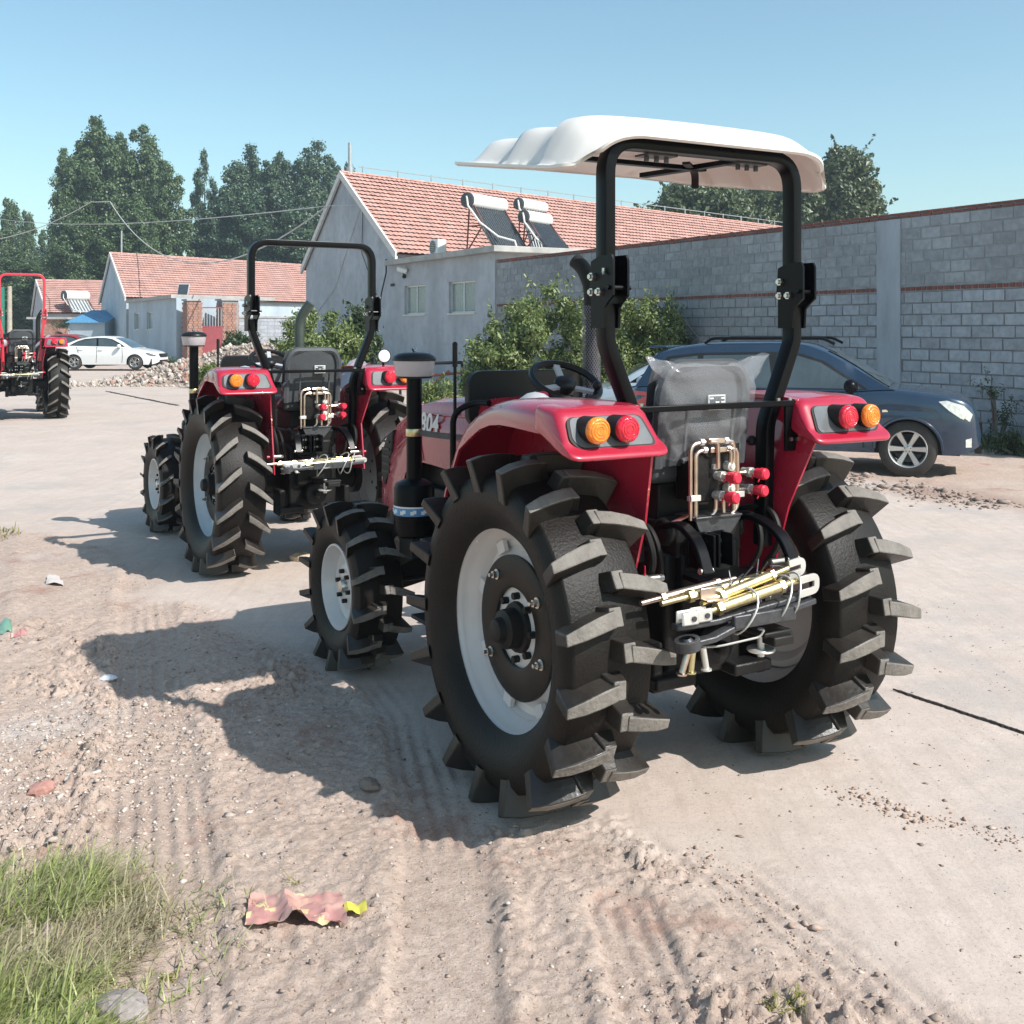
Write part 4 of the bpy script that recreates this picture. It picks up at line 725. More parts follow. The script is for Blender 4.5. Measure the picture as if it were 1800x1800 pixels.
    for s in (1, -1):
        H('lift_arm', 'black_paint', lambda b: b.bar(arc_path([(-.30,.19*s,1.10),(-.42,.19*s,1.135),(-.56,.21*s,1.08),(-.62,.22*s,.97)], .1), .024, .052, up=(0,1,0)), .005)
        H('lift_arm_pin', 'zinc', lambda b: b.cyl((-.61,.19*s,.985),(-.61,.25*s,.985),.012))
        H('hose', 'black_matte', lambda b: [b.tube(arc_path([(-.20,.30*s,1.12),(-.36,.34*s,1.16),(-.44,.33*s,1.02),(-.36,.30*s,.90)], .12, 7), .014, 8), b.tube(arc_path([(-.12,.26*s,1.08),(-.34,.28*s,1.13),(-.40,.26*s,.98),(-.30,.22*s,.84)], .12, 7), .012, 8)])
        H('stabiliser_pin', 'zinc', lambda b: [b.cyl((-.42,.28*s,.93),(-.42,.36*s,.93),.015), b.cyl((-.42,.36*s,.93),(-.42,.37*s,.93),.022)])
        H('lynch_pin', 'red_cap', lambda b: [b.cyl((-.43,.375*s,.93),(-.43,.41*s,.93),.012), b.tube([(-.44,.38*s,.93+.03*math.sin(i*.7)+.03) for i in range(9)], .004, 5)])
        H('lower_link_support', 'cast_iron', lambda b: [b.box((-.30,.27*s,.56),(.16,.05,.20)), b.box((-.36,.2*s,.50),(.10,.2,.05))], .01)
    # folded links tied up in a bundle across the hitch
    q = neat
    def L3(y, z, x=-.70): return V3(x, y+(0 if not q else -.08), z+(0 if not q else (.055*(.4-y)/.6 if False else -(z-.90)*.75+.0)))
    def link(p, r0, r1, m, n0, yy0, yy1, z0, z1, x):
        a, c = L3(yy0,z0,x), L3(yy1,z1,x); d = c-a
        H(n0, m, lambda b: [b.cyl(a, c, r0, n=10), b.cyl(a+d*.22, a+d*.80, r1, n=14), b.cyl(a+d*.20, a+d*.24, r1*1.25, n=6), b.cyl(a+d*.78, a+d*.82, r1*1.25, n=6)])
    link(0, .011, .019, 'gold_zinc', 'top_link', .50, -.10, .915, .968, -.70); link(0, .012, .022, 'gold_zinc', 'adjust_link', .40, -.12, .868, .945, -.76); link(0, .011, .020, 'gold_zinc', 'adjust_link', .34, -.08, .900, .985, -.73)
    link(0, .010, .016, 'copper_pipe', 'stabiliser_link', .56, .12, .915, .955, -.66)
    def ushape(y, z, x, w, l, m='pale_steel'): H('clevis', m, lambda b: b.bar(arc_path([L3(y+l,z-.01+w/2,x), L3(y-l*.2,z+w/2,x), L3(y-l*.2,z-w/2,x), L3(y+l,z-w/2-.01,x)], .02, 4), .026, .010, up=(1,0,0)), .002)
    ushape(-.155,.985,-.72,.045,.06); ushape(-.165,.930,-.78,.052,.07)
    for y, z in ((.425,.868),(.365,.872)):
        b = MB(); c = L3(y,z,-.775); b.box(c,(.012,.075,.048)); b.box(c+V3(.035,0,0),(.012,.075,.048)); o = b.build('clevis', M['pale_steel'], root, bev=.006); b = MB(); b.cyl(c+V3(-.012,-.01,0), c+V3(.05,-.01,0), .010, n=10); b.build('pin', M['steel_dark'], o)
    H('link_bracket', 'copper_pipe', lambda b: [b.box(L3(.29,.915,-.745),(.04,.10,.008)), b.box(L3(.29,.935,-.725),(.008,.10,.04))], .002)
    H('lower_link', 'steel_dark', lambda b: b.bar([L3(.47,.835,-.74), L3(.30,.838,-.75), L3(-.02,.868,-.75), L3(-.16,.885,-.74)], .022, .046, up=(1,0,0)), .005)
    H('lower_link', 'steel_dark', lambda b: [b.bar([L3(.43,.785,-.79), L3(.34,.790,-.79), L3(.24,.815,-.785), L3(-.0,.842,-.78), L3(-.17,.862,-.77)], .022, .044, up=(1,0,0)), b.box(L3(.10,.836,-.80),(.02,.30,.05))], .005)
    H('ball_end', 'steel_dark', lambda b: [b.lathe([(.030,-.018),(.046,-.018),(.046,.018),(.030,.018)], 20, o=L3(.45,.785,-.79), ax=(0,.2,1)), b.lathe([(.012,-.022),(.026,-.01),(.030,0),(.026,.01),(.012,.022)], 16, o=L3(.45,.785,-.79), ax=(0,.2,1))])
    for y0, y1, m in ((.455,.485,'copper_pipe'),(.435,.445,'gold_zinc'),(.39,.375,'pale_steel')):
        H('hitch_pin', m, lambda b: [b.cyl(L3(y0,.765,-.80), L3(y1,.690,-.80), .012, n=10), b.cyl(L3(y1,.690,-.80), L3(y1,.684,-.80), .020, n=10)])
    for k, (y, z) in enumerate(((.17,.87),(-.005,.895),(-.06,.90))):
        c = L3(y,z,-.75); H('wire_tie', 'wire', lambda b: b.tube([c+V3(.075*math.cos(t), .012*math.sin(2*t+k)-.03*math.sin(t), .080*math.sin(t)-.01) for t in [i*2*math.pi/24 for i in range(24)]], .0042, 6, closed=True))
    H('wire_tie', 'wire', lambda b: b.tube(arc_path([L3(.13,.80,-.83), L3(.14,.775,-.82), L3(.30,.745,-.76), L3(.36,.74,-.7)], .05), .004, 6))
    rr = random.Random(9)
    for k in range(9):
        y = rr.uniform(-.05,.36); c = L3(y, .90+(.36-y)*.15+.035, -.72); d = V3(rr.uniform(-.05,.05), rr.uniform(-.06,.06), rr.uniform(.0,.05)); H('wire_twist', 'steel_dark', lambda b: b.tube([c-d*.6+V3(0,0,-.01), c, c+d], .003, 5))
    H('drawbar', 'black_matte', lambda b: [b.box((-.55,0,.735),(.50,.10,.035)), b.box((-.70,0,.755),(.14,.14,.02))], .006)
    H('drawbar_pin', 'pale_steel', lambda b: [b.cyl((-.72,.045,.77),(-.72,.045,.665),.014,n=12), b.lathe([(0,.0),(.05,.0),(.055,.006),(.05,.012),(0,.012)], 22, o=(-.72,.045,.685))])
def exhaust(root, st):
    if st['shield']:
        b = MB(); b.cyl((1.12,-.41,1.0),(1.12,-.41,2.02),.032,n=14); b.sweep(arc_path([(1.12,-.41,1.98),(1.12,-.41,2.14),(1.17,-.39,2.24),(1.22,-.37,2.28)], .06), [(.042*math.cos(i*math.pi/7), .042*math.sin(i*math.pi/7)) for i in range(14)]); o = b.build('exhaust_pipe', M['black_matte'], root)
        def sh():
            mb = MB(); n, rows = 22, 46; r0 = .052; t = .0035
            for j in range(rows):                                   # expanded-metal guard: two crossing sets of thin bands
                z = 1.50+j*.0115
                for i in range(n):
                    a = 2*math.pi*(i+(j % 2)*.5)/n; a2 = a+2*math.pi*.5/n
                    p = lambda q, zz: (1.12+math.cos(q)*r0, -.41+math.sin(q)*r0, zz)
                    for e in (a2, a-2*math.pi*.5/n): mb.add([p(a,z-t), p(a,z+t), p(e,z+.0115+t), p(e,z+.0115-t)], [(0,1,2,3)])
            return mb.mesh('heat_guard', M['exhaust_shield'], 0, fix=False)
        g = meshobj('heat_guard', cached('guard', sh), o)
    else:
        b = MB(); b.tube(arc_path([(1.25,-.44,1.0),(1.25,-.44,2.02),(1.19,-.53,2.17)], .12), .046, 14); b.build('exhaust_pipe', M[st['pipe']], root)
def tractor(label, loc, rz, st, scale=1, **k):
    root = thing('tractor', label, 'tractor', loc, rz, 'farm tractors parked in a row'); root.scale = (scale,)*3
    for s in (1, -1): rear_wheel(root, s, st); front_wheel(root, s, st); fender(root, s, st.get('edge', (-.36,.93)))
    rops(root, st); steering(root); seat(root, st['wrap']); hood(root, st['text']); air_cleaner(root, st.get('tall', 0)); rear_gear(root, st['neat']); exhaust(root, st)
    if st['canopy']: canopy(root)
    if st.get('worklight'):
        b = MB(); b.lathe([(0,-.05),(.045,-.04),(.056,-.005),(.058,.012),(.052,.014)], 22, o=(-.36,-.60,1.70), ax=(-1,.05,0)); b.cyl((-.35,-.60,1.60),(-.35,-.60,1.66),.010); o = b.build('work_light', M['black_paint'], root)
        b = MB(); b.lathe([(0,.022),(.03,.02),(.051,.012)], 22, o=(-.36,-.60,1.70), ax=(-1,.05,0)); b.build('light_lens', M['lens'], o)
    return root
TH = R(29.45)
tractor('red tractor with white sunshade canopy and deep paddy-lug tyres', (.626,4.778,.0), R(90)+TH, dict(paddy=True, rops='black_paint', rops_top=2.632, canopy=True, wrap=True, text='804', neat=False, shield=True))
tractor('red tractor with open black roll bar and no canopy, ahead of the canopied one', (-1.74,8.93,0), R(90)+R(30.3), dict(paddy=False, rops='black_paint', rops_top=2.60, canopy=False, wrap=False, text='804', neat=True, shield=False, pipe='green_pipe', worklight=True, tall=.12, edge=(-.50,.80)), .99)
tractor('red tractor with red roll bar, cut off at the left edge', (-10.44,23.2,0), R(90)+R(29), dict(paddy=False, rops='red_rops', rops_top=2.85, rops_w=.40, canopy=False, wrap=False, text='', neat=True, shield=False, pipe='black_matte'), 1.07)
# ================================================================ materials of the buildings
P = lambda k, *a, **q: M.__setitem__(k, pm(k, *a, **q))
M['block'] = blockmat('block', (.335,.35,.37)); M['block_pale'] = blockmat('block_pale', (.375,.40,.435)); P('mortar', (.28,.29,.30), .95, var=.2, scale=3, bump=.3); P('mortar_dark', (.22,.225,.235), .95, var=.3, scale=3, bump=.3)
M['brick'] = blockmat('brick', (.23,.080,.060)); P('brick_pale', (.36,.20,.15), .9, var=.3, scale=5)
P('pillar_cement', (.37,.40,.44), .9, var=.25, scale=1.5, bump=.4, stretch=(1,1,.3)); P('render_grey', (.45,.475,.51), .92, var=.20, scale=.9, bump=.3, bscale=14, stretch=(1,1,.35), dust=.5, dustcol=(.25,.27,.29)); P('render_blue', (.42,.50,.56), .92, var=.22, scale=.5, stretch=(1,1,.4), dust=.35, dustcol=(.30,.34,.37))
P('slab_cement', (.40,.39,.37), .9, var=.22, scale=2); P('white_trim', (.66,.63,.60), .7, var=.1); P('tile', (.50,.275,.225), .85, var=.28, scale=2.3); P('tile_far', (.51,.29,.24), .85, var=.22, scale=1.5); P('roof_under', (.05,.035,.03), .9)
P('pane', (.36,.45,.45), .06, var=.05, alpha=.5); P('curtain', (.55,.56,.53), .8, var=.1, stretch=(9,9,.4)); P('alu', (.62,.63,.62), .4, .3, var=.05)
P('tank_white', (.80,.79,.76), .35, var=.06, scale=2); P('tank_cap', (.07,.075,.08), .5); P('vac_tube', (.045,.055,.065), .12, var=.2, coat=.6); P('rust_steel', (.17,.055,.04), .8, var=.3); P('hose_white', (.70,.68,.64), .6)
P('bark', (.13,.11,.09), .95, var=.3, scale=6, bump=.5); P('cable', (.02,.02,.02), .7); P('cable_pale', (.50,.50,.48), .7); P('galv', (.45,.47,.48), .4, .6)
P('blue_sheet', (.10,.30,.50), .5, var=.1); P('red_gate', (.33,.075,.085), .6, var=.15); P('soil', (.30,.235,.19), .95, var=.3, scale=3, bump=.5); P('lamp_green', (.02,.17,.12), .5)
# ================================================================ block wall on the right
WD = V3(-.491,.871,0).normalized(); WN = V3(-.871,-.491,0).normalized(); W0 = V3(8.30,17.70,0)
def wt(u): k = (u-900)/FX; return (W0.x-k*W0.y)/(k*WD.y-WD.x)
def WP(t, z=0, n=0): p = W0+WD*t+WN*n; return V3(p.x, p.y, z)
WM4 = Matrix((WD, WN, V3(0,0,1))).transposed()           # columns: along, out, up
T0, T1, TC = -4.0, wt(870), wt(1563)
wall = thing('block_wall', 'long grey concrete block wall with two courses of red brick', 'wall', WP(0), 0)
def wl(name, mb, mat, kind=None): o = mb.build(name, mat, None, smooth=0, kind=kind); o.parent = wall; o.matrix_parent_inverse = Matrix.Translation(-W0); return o
for za, zb, mk, n_ in ((-.2,2.58,'mortar_dark',-.012),(2.58,3.915,'mortar',-.004)):
    core = MB(); vs = [WP(T0,za,n_), WP(T1,za,n_), WP(T1,za,-.22), WP(T0,za,-.22)]; core.hexa(vs, [v+V3(0,0,zb-za) for v in vs]); wl('mortar_core', core, M[mk])
core = MB(); vs = [WP(T0,3.9155,-.012), WP(T1,3.9155,-.012), WP(T1,3.9155,-.20), WP(T0,3.9155,-.20)]; core.hexa(vs, [v+V3(0,0,.107) for v in vs]); wl('coping_bed', core, M['mortar_dark'])
def unit_mesh(w, h, d, seed, mat, name):
    r = random.Random(seed); mb = MB(); e = .012; o = [(-w/2,-h/2),(w/2,-h/2),(w/2,h/2),(-w/2,h/2)]; j = lambda: r.uniform(-.004,.004)
    b = [V3(x+j(), -d, z+j()) for x, z in o]; f = [V3(x*(1-e/w)+j(), 0, z*(1-e/h)+j()) for x, z in o]
    mb.hexa([b[0],b[1],b[2],b[3]], [f[0],f[1],f[2],f[3]]); return mb.mesh(name, mat, 0)
def courses(name, rows, mats, w, h, depth, budget, jitter=.004, gap=.012):
    """lay the units of several courses: the nearest ones singly, the rest as one joined part"""
    rng = random.Random(len(rows)*7+1); ms = [[unit_mesh(w-gap, h-gap, depth, 50+i, m, name) for i in range(3)] for m in mats]; cells = []
    for zi, (z, mi, skip) in enumerate(rows):
        t = T0+(w/2 if zi % 2 else 0)+rng.uniform(-.06,.06)
        while t < T1-w*.55:
            if not skip or abs(t-TC) > .27+w/2: cells.append((t, z, mi, 1))
            else:                                                   # cut block beside the pillar
                a, b = (t-w/2, min(t+w/2, TC-.27)) if t < TC else (max(t-w/2, TC+.27), t+w/2)
                if b-a > .05: cells.append(((a+b)/2, z, mi, (b-a)/w))
            t += w
    cells.sort(key=lambda c: (c[0]-0)**2 if c[0] > -1.6 else 900+c[0]**2)
    Vr, Fr = [], []
    for i, (t, z, mi, sx) in enumerate(cells):
        me = rng.choice(ms[mi]); p = WP(t, z, rng.uniform(0,jitter)+.002); Mx = Matrix.Translation(p) @ WM4.to_4x4() @ Matrix.Rotation(rng.gauss(0,.008), 4, 'Y') @ Matrix.Diagonal((sx*rng.uniform(.97,1.0),1,rng.uniform(.96,1.0),1))
        if i < budget:
            o = bpy.data.objects.new(name, me); COL.objects.link(o); o.parent = wall; o.matrix_parent_inverse = Matrix.Translation(-W0); o.matrix_basis = Mx
        else:
            n = len(Vr); Vr += [Mx @ v.co for v in me.vertices]; Fr += [tuple(a+n for a in pl.vertices) for pl in me.polygons]
    if Vr:
        mb = MB(); mb.v = [tuple(v) for v in Vr]; mb.f = Fr; mb.m = [0]*len(Fr); wl(name, mb, mats[0], 'stuff')
rows = [(2.58-.105-.205*i, 1, True) for i in range(13)]
courses('block', rows, [M['block'], M['block_pale']], .415, .205, .05, 190)
courses('block', [(2.68+.115+.205*i, 0, True) for i in range(6)], [M['block'], M['block_pale']], .415, .205, .05, 110)
courses('brick', [(2.63, 0, False)], [M['brick']], .118, .088, .06, 150, .012, .010)
courses('brick', [(3.945, 0, False), (4.00, 0, False)], [M['brick']], .235, .056, .07, 150, .016, .010)
pl = MB(); vs = [WP(TC-.27,0,.030), WP(TC+.27,0,.030), WP(TC+.27,0,-.1), WP(TC-.27,0,-.1)]; pl.hexa(vs, [v+V3(0,0,3.912) for v in vs])
bmg = pl.build('pillar', M['pillar_cement'], None, smooth=0); bmg.parent = wall; bmg.matrix_parent_inverse = Matrix.Translation(-W0)
# ================================================================ roofs and houses
def tile_roof(name, e0, e1, r0, r1, parent, mat, tw=.26, th=.34, seg=3):
    """e0-e1 the eave, r0-r1 the ridge: overlapping courses of wavy tiles, one mesh"""
    e0, e1, r0, r1 = map(Vector, (e0, e1, r0, r1)); L = (e1-e0).length; S = (r0-e0).length; nr = max(3, round(S/th)); nc = max(4, round(L/tw)); nn = (e1-e0).cross(r0-e0).normalized()
    if nn.z < 0: nn = -nn
    nu = nc*seg; u = np.arange(nu+1)/nu; wave = np.tile(np.array([0,.030,.030] if seg == 3 else [0,.03]), nc+1)[:nu+1]; V, F = [], []
    rng = np.random.default_rng(5)
    for i in range(nr):
        for t, off in ((i/nr-.006, .070), ((i+1)/nr, .012)):
            a = e0+(r0-e0)*t; b = e1+(r1-e1)*t; w = wave+off+rng.normal(0, .004, nu+1)
            V.append(np.array(a)[None]*(1-u)[:,None]+np.array(b)[None]*u[:,None]+np.array(nn)[None]*w[:,None])
    V = np.concatenate(V); k = nu+1
    for j in range(0, 2*nr, 2):
        i = np.arange(nu)+j*k; F.append(np.stack([i, i+1, i+1+k, i+k], -1))
    me = np_mesh(name, V, np.concatenate(F), mat); o = bpy.data.objects.new(name, me); place(o); 
    if parent: o.parent = parent; o.matrix_parent_inverse = parent.matrix_basis.inverted()
    o['kind'] = 'stuff'; return o
def attach(o, parent): o.parent = parent; o.matrix_parent_inverse = Matrix.Translation(-parent.location); return o
def quadslab(mb, pts, n): q = Vector(n); return mb.hexa([Vector(p) for p in pts], [Vector(p)+q for p in pts])
UP = V3(0,0,1)
def gable_house(name, label, g0, g1, ap, ridge, wallm, tilem, ov=.25, far=True):
    """g0 near eave corner, g1 far eave corner of the gable, ap its apex, ridge the vector along the roof"""
    g0, g1, ap, ridge = map(Vector, (g0, g1, ap, ridge)); rd = ridge.normalized()
    h = thing(name, label, 'house', V3(g0.x, g0.y, 0))
    fl = lambda p: V3(p.x, p.y, -.3)
    mb = MB(); mb.add([fl(g0), g0, ap, g1, fl(g1)], [(0,1,2,3,4)]); e = ridge; mb.add([fl(g0)+e, g0+e, ap+e, g1+e, fl(g1)+e], [(4,3,2,1,0)])
    mb.add([fl(g0), g0, g0+e, fl(g0)+e], [(0,1,2,3)]); mb.add([fl(g1), g1, g1+e, fl(g1)+e], [(3,2,1,0)]); attach(mb.build('wall', wallm, smooth=0, fix=False), h)
    for a, nm in ((g0,'near'), (g1,'far')):
        sl = (a-ap).normalized(); ed = a+sl*ov*1.4; dn = -UP*.0
        rb = MB(); quadslab(rb, [ap-rd*ov*.5, ed-rd*ov*.5, ed+e, ap+e], UP*.08); attach(rb.build('roof_deck', M['roof_under'], smooth=0), h)
        o = tile_roof('roof_tiles', ed-rd*ov*.45+UP*.09, ed+e+UP*.09, ap-rd*ov*.45+UP*.09, ap+e+UP*.09, None, tilem); attach(o, h)
        bb = MB(); q = -rd*(ov*.5+.06); quadslab(bb, [ap+q-UP*.14, ed+q-UP*.14, ed+q+rd*.11-UP*.14, ap+q+rd*.11-UP*.14], UP*.30); attach(bb.build('barge_board', M['white_trim'], smooth=0), h)
    n = max(6, int(ridge.length/.42))
    for i in range(n):
        if i >= 120: break
        p0 = ap+ridge*(i/n)-rd*ov*.45+UP*.10; p1 = p0+ridge/n*1.04; k = MB(); sd = (g0-g1).normalized(); c = sd*.13
        k.add([p0-c, p0-c*.5+UP*.075, p0+c*.5+UP*.075, p0+c, p1-c, p1-c*.5+UP*.06, p1+c*.5+UP*.06, p1+c], [(0,1,5,4),(1,2,6,5),(2,3,7,6),(0,3,2,1),(4,5,6,7),(0,4,7,3)]); attach(k.build('ridge_tile', tilem, smooth=0), h)
    return h
# house 1, whose gable stands in line with the wall
t0, t1, ta = wt(696), wt(538), wt(603)
g0 = WP(t0, 4.75); g1 = WP(t1, 4.75); ap = WP(ta, 8.22); ry = (8.22-1.9)*FX/(579-403); re = V3((1380-900)/FX*ry, ry, 8.22)
h1 = gable_house('gabled_house', 'large grey house with long red tiled roof and a stove pipe', g0, g1, ap, (re-ap)*1.12, M['render_grey'], M['tile'])
rd1 = (re-ap).normalized()
cp = ap+rd1*.35; ch = MB(); ch.cyl(cp-UP*.5, cp+UP*1.35, .085, n=12); ch.cyl(cp+UP*.05, cp+UP*.35, .13, n=12); attach(ch.build('stove_pipe', M['galv'], smooth=40), h1)
rail = MB(); rl = (re-ap).length*1.1; rail.tube([ap+rd1*q+UP*.42 for q in (.8, rl*.5, rl)], .022, 5); attach(rail.build('ridge_wire', M['galv']), h1)
for i in range(20):
    q = 1.0+i*rl/20; k = MB(); k.cyl(ap+rd1*q+UP*.1, ap+rd1*q+UP*.47, .03, n=6); attach(k.build('wire_post', M['galv']), h1)
for pts_, r in (([WP(wt(640),6.6,.05), WP(wt(638),4.9,.05), WP(wt(664),3.2,.05)], .015), ([WP(wt(640),7.0,.04), WP(wt(590),3.6,.04), WP(wt(552),2.4,.04)], .014)):
    k = MB(); k.tube(pts_, r, 5); attach(k.build('wall_cable', M['cable'] if r > .0145 else M['galv']), h1)
# flat roofed annex in front of it
def wall_holes(mb, o, du, W, H, holes, th, inn):
    us = sorted({0, W}|{h[0] for h in holes}|{h[1] for h in holes}); zs = sorted({-.3, H}|{h[2] for h in holes}|{h[3] for h in holes})
    for u0, u1 in zip(us, us[1:]):
        for z0, z1 in zip(zs, zs[1:]):
            if any(h[0] <= u0 and u1 <= h[1] and h[2] <= z0 and z1 <= h[3] for h in holes): continue
            mb.add([o+du*u0+UP*z0, o+du*u1+UP*z0, o+du*u1+UP*z1, o+du*u0+UP*z1], [(0,1,2,3)])
    for u0, u1, z0, z1 in holes:
        a, b, c, d = o+du*u0+UP*z0, o+du*u1+UP*z0, o+du*u1+UP*z1, o+du*u0+UP*z1
        for p, q in ((a,b),(b,c),(c,d),(d,a)): mb.add([p, q, q+inn*th, p+inn*th], [(0,1,2,3)])
def window(parent, o, du, u0, u1, z0, z1, inn, dep=.14, sash=2, pane='pane'):
    P_ = lambda u, z, n=dep: o+du*u+UP*z+inn*n
    fr = MB(); w = .055
    def barx(a, b, c, d): vs = [P_(a,c), P_(b,c), P_(b,d), P_(a,d)]; fr.hexa(vs, [v-inn*.05 for v in vs])
    barx(u0,u1,z0,z0+w); barx(u0,u1,z1-w,z1); barx(u0,u0+w,z0+w,z1-w); barx(u1-w,u1,z0+w,z1-w)
    for i in range(1, sash): m = u0+(u1-u0)*i/sash; barx(m-w/2, m+w/2, z0+w, z1-w)
    f = fr.build('window', M['alu'], smooth=0); attach(f, parent)
    for i in range(sash):
        a = u0+(u1-u0)*i/sash; b = u0+(u1-u0)*(i+1)/sash; k = MB(); k.add([P_(a,z0,dep-.02), P_(b,z0,dep-.02), P_(b,z1,dep-.02), P_(a,z1,dep-.02)], [(0,1,2,3)]); q = k.build('pane', M[pane], f, smooth=0)
    k = MB(); k.grid(lambda u, v: P_(u0+(u1-u0)*u, z0+(z1-z0)*v, dep+.06+.02*math.sin(u*60)), 40, 1); c = k.build('curtain', M['curtain'], f)
    k = MB(); vs = [P_(u0-.04,z0-.05,-.05), P_(u1+.04,z0-.05,-.05), P_(u1+.04,z0-.05,dep), P_(u0-.04,z0-.05,dep)]; k.hexa(vs, [v+UP*.05 for v in vs]); s = k.build('sill', M['white_trim'], f, smooth=0)
ta0, ta1 = wt(871), wt(690); an = thing('flat_roofed_annex', 'grey rendered annex with flat roof and two small windows', 'outbuilding', WP(ta0))
hs = []
for ua, ub in ((836,790),(749,712)):
    hs.append((wt(ua)-ta0, wt(ub)-ta0, 2.43, 3.46))
mb = MB(); o_ = WP(ta0,0,.02); inn = -WN; LA = ta1-ta0; wall_holes(mb, o_, WD, LA, 4.24, hs, .2, inn)
bk = inn*4.6; mb.add([o_+UP*-.3, o_+UP*4.24, o_+UP*4.24+bk, o_+UP*-.3+bk], [(0,1,2,3)]); e_ = o_+WD*LA; mb.add([e_+UP*-.3, e_+UP*4.24, e_+UP*4.24+bk, e_+UP*-.3+bk], [(3,2,1,0)]); attach(mb.build('wall', M['render_grey'], smooth=0, fix=False), an)
for h in hs: window(an, o_, WD, *h, inn)
sb = MB(); vs = [o_+WD*-.45+WN*.28+UP*4.24, o_+WD*(LA+.1)+WN*.28+UP*4.24, o_+WD*(LA+.1)+bk+UP*4.24, o_+WD*-.45+bk+UP*4.24]; sb.hexa(vs, [v+UP*.19 for v in vs]); attach(sb.build('roof_slab', M['slab_cement'], smooth=0, bev=.02), an)
for (u, v, w_, h_, lab) in ((692,501,.30,.10,'small black nameplate'),):
    p = WP(wt(u), A(u,v,WP(wt(u)).y).z, .05); k = MB(); k.box((0,0,0),(w_,.03,h_), WM4); q = k.build('nameplate', M['black_matte'], smooth=0); q.location = p; attach(q, an)
sc = thing('security_camera', 'white bullet camera under the eave of the grey annex', 'camera', WP(wt(712), 3.95, .05))
k = MB(); k.cyl((-.2,-.22,.08),(.12,-.30,-.02),.06,n=12); k.cyl((-.2,-.22,.12),(.16,-.30,.04),.075,n=12, cap=False); place(k.mesh and bpy.data.objects.new('camera_body', k.mesh('camera_body', M['tank_white'])), sc)
k = MB(); k.cyl((0,0,-.08),(0,-.2,-.02),.03,n=8); k.sphere((.02,-.12,-.16),.07); place(bpy.data.objects.new('mount', k.mesh('mount', M['black_matte'])), sc)
# ---- solar water heaters on the slab
SH = V3(.84,-.55,0).normalized(); SA = V3(.55,.84,0).normalized()        # towards the sun; along the tank
def solar_heater(label, top, L_, run, drop, ntube, rad=.24, cov=1.0):
    top = Vector(top); root = thing('solar_water_heater', label, 'water heater', top-UP*(drop+rad), 0, 'solar water heaters on flat roofs'); B = top-root.location
    def H(n, mb, m, s=40): return place(bpy.data.objects.new(n, mb.mesh(n, m, s)), root)
    k = MB(); k.lathe([(0,-L_/2-.02),(rad*.8,-L_/2-.02),(rad,-L_/2+.03),(rad,L_/2-.03),(rad*.8,L_/2+.02),(0,L_/2+.02)], 24, o=B, ax=SA); tk = H('tank', k, M['tank_white'])
    k = MB(); k.lathe([(0,-L_/2-.045),(rad*.75,-L_/2-.04),(rad*1.02,-L_/2-.01),(rad*1.02,-L_/2+.05)], 24, o=B, ax=SA); q = place(bpy.data.objects.new('end_cap', k.mesh('end_cap', M['tank_cap'])), tk)
    a0 = B-UP*rad*.7+SH*rad*.55; d = SH*run-UP*drop
    for i in range(ntube):
        s = SA*(L_*.94*(i/(ntube-1)-.5)); k = MB(); k.cyl(a0+s, a0+s+d*.97, .029, n=8, cap=False); H('glass_tube', k, M['vac_tube'])
    k = MB(); e = a0+d*.98; k.bar([e-SA*L_*.5, e+SA*L_*.5], .09, .07, up=UP); H('tube_rail', k, M['alu'])
    k = MB(); nn = d.cross(SA).normalized(); nn = nn if nn.z < 0 else -nn; q0 = a0+nn*.09; k.add([q0-SA*L_*.48, q0+SA*L_*.48, q0+d+SA*L_*.48, q0+d-SA*L_*.48], [(0,1,2,3)]); H('reflector', k, M['alu'], 0)
    for s in (-.44, .44):
        k = MB(); p = B+SA*L_*s; lo = -(drop+rad)+B.z if False else 0; foot = V3(p.x-SH.x*.1, p.y-SH.y*.1, 0); f2 = p+SH*(run+.1); f2.z = 0
        k.bar([p-UP*rad*.9, foot], .05, .05); k.bar([p-UP*rad*.5+SH*rad*.6, f2], .05, .05); k.bar([foot, f2], .045, .045); k.bar([foot+(p-foot)*.5, (p+f2)*.5], .04, .04); k.bar([foot, (p+f2)*.5], .035, .035); H('stand_frame', k, M['rust_steel'], 0)
    k = MB(); l = B-SA*L_*.5; k.tube([l-SA*.03+UP*.12, l-SA*.1-UP*.2+SH*.1, l-UP*.75+SH*.5, l-UP*1.2+SH*1.0+SA*.3, l-UP*1.35+SH*1.5+SA*.5, V3(l.x+SH.x*1.6+SA.x*.5, l.y+SH.y*1.6+SA.y*.5, .02)], .035, 8); H('hose', k, M['hose_white'])
    return root
ZS = 4.43
for lab, u, v, Y, L_, run, nt_, zb in (('big solar water heater with its white tank leftmost on the grey annex roof', 853, 357, 36.0, 2.05, .95, 16, ZS), ('solar water heater half hidden between the other two on the annex roof', 934, 362, 40.5, 1.75, .6, 10, ZS), ('smaller solar water heater with the lowest tank, right on the annex roof', 942, 384, 36.8, 1.55, .85, 14, ZS)):
    p = A(u, v, Y); solar_heater(lab, p, L_, run, p.z-.22-zb, nt_, .22 if L_ < 2 else .25)
ac = thing('air_conditioner', 'white air conditioner box on the edge of the annex roof', 'air conditioner', A(770,452,37.2)); ac.location.z = ZS; ac.rotation_euler.z = math.atan2(WD.y, WD.x)
k = MB(); k.box((0,0,.27),(.62,.32,.50)); place(bpy.data.objects.new('housing', k.mesh('housing', M['tank_white'], 0)), ac)
k = MB(); k.lathe([(0,.0),(.20,.0),(.22,.02)], 20, o=(.08,.163,.27), ax=(0,1,0)); place(bpy.data.objects.new('fan_opening', k.mesh('fan_opening', M['tank_cap'])), ac)
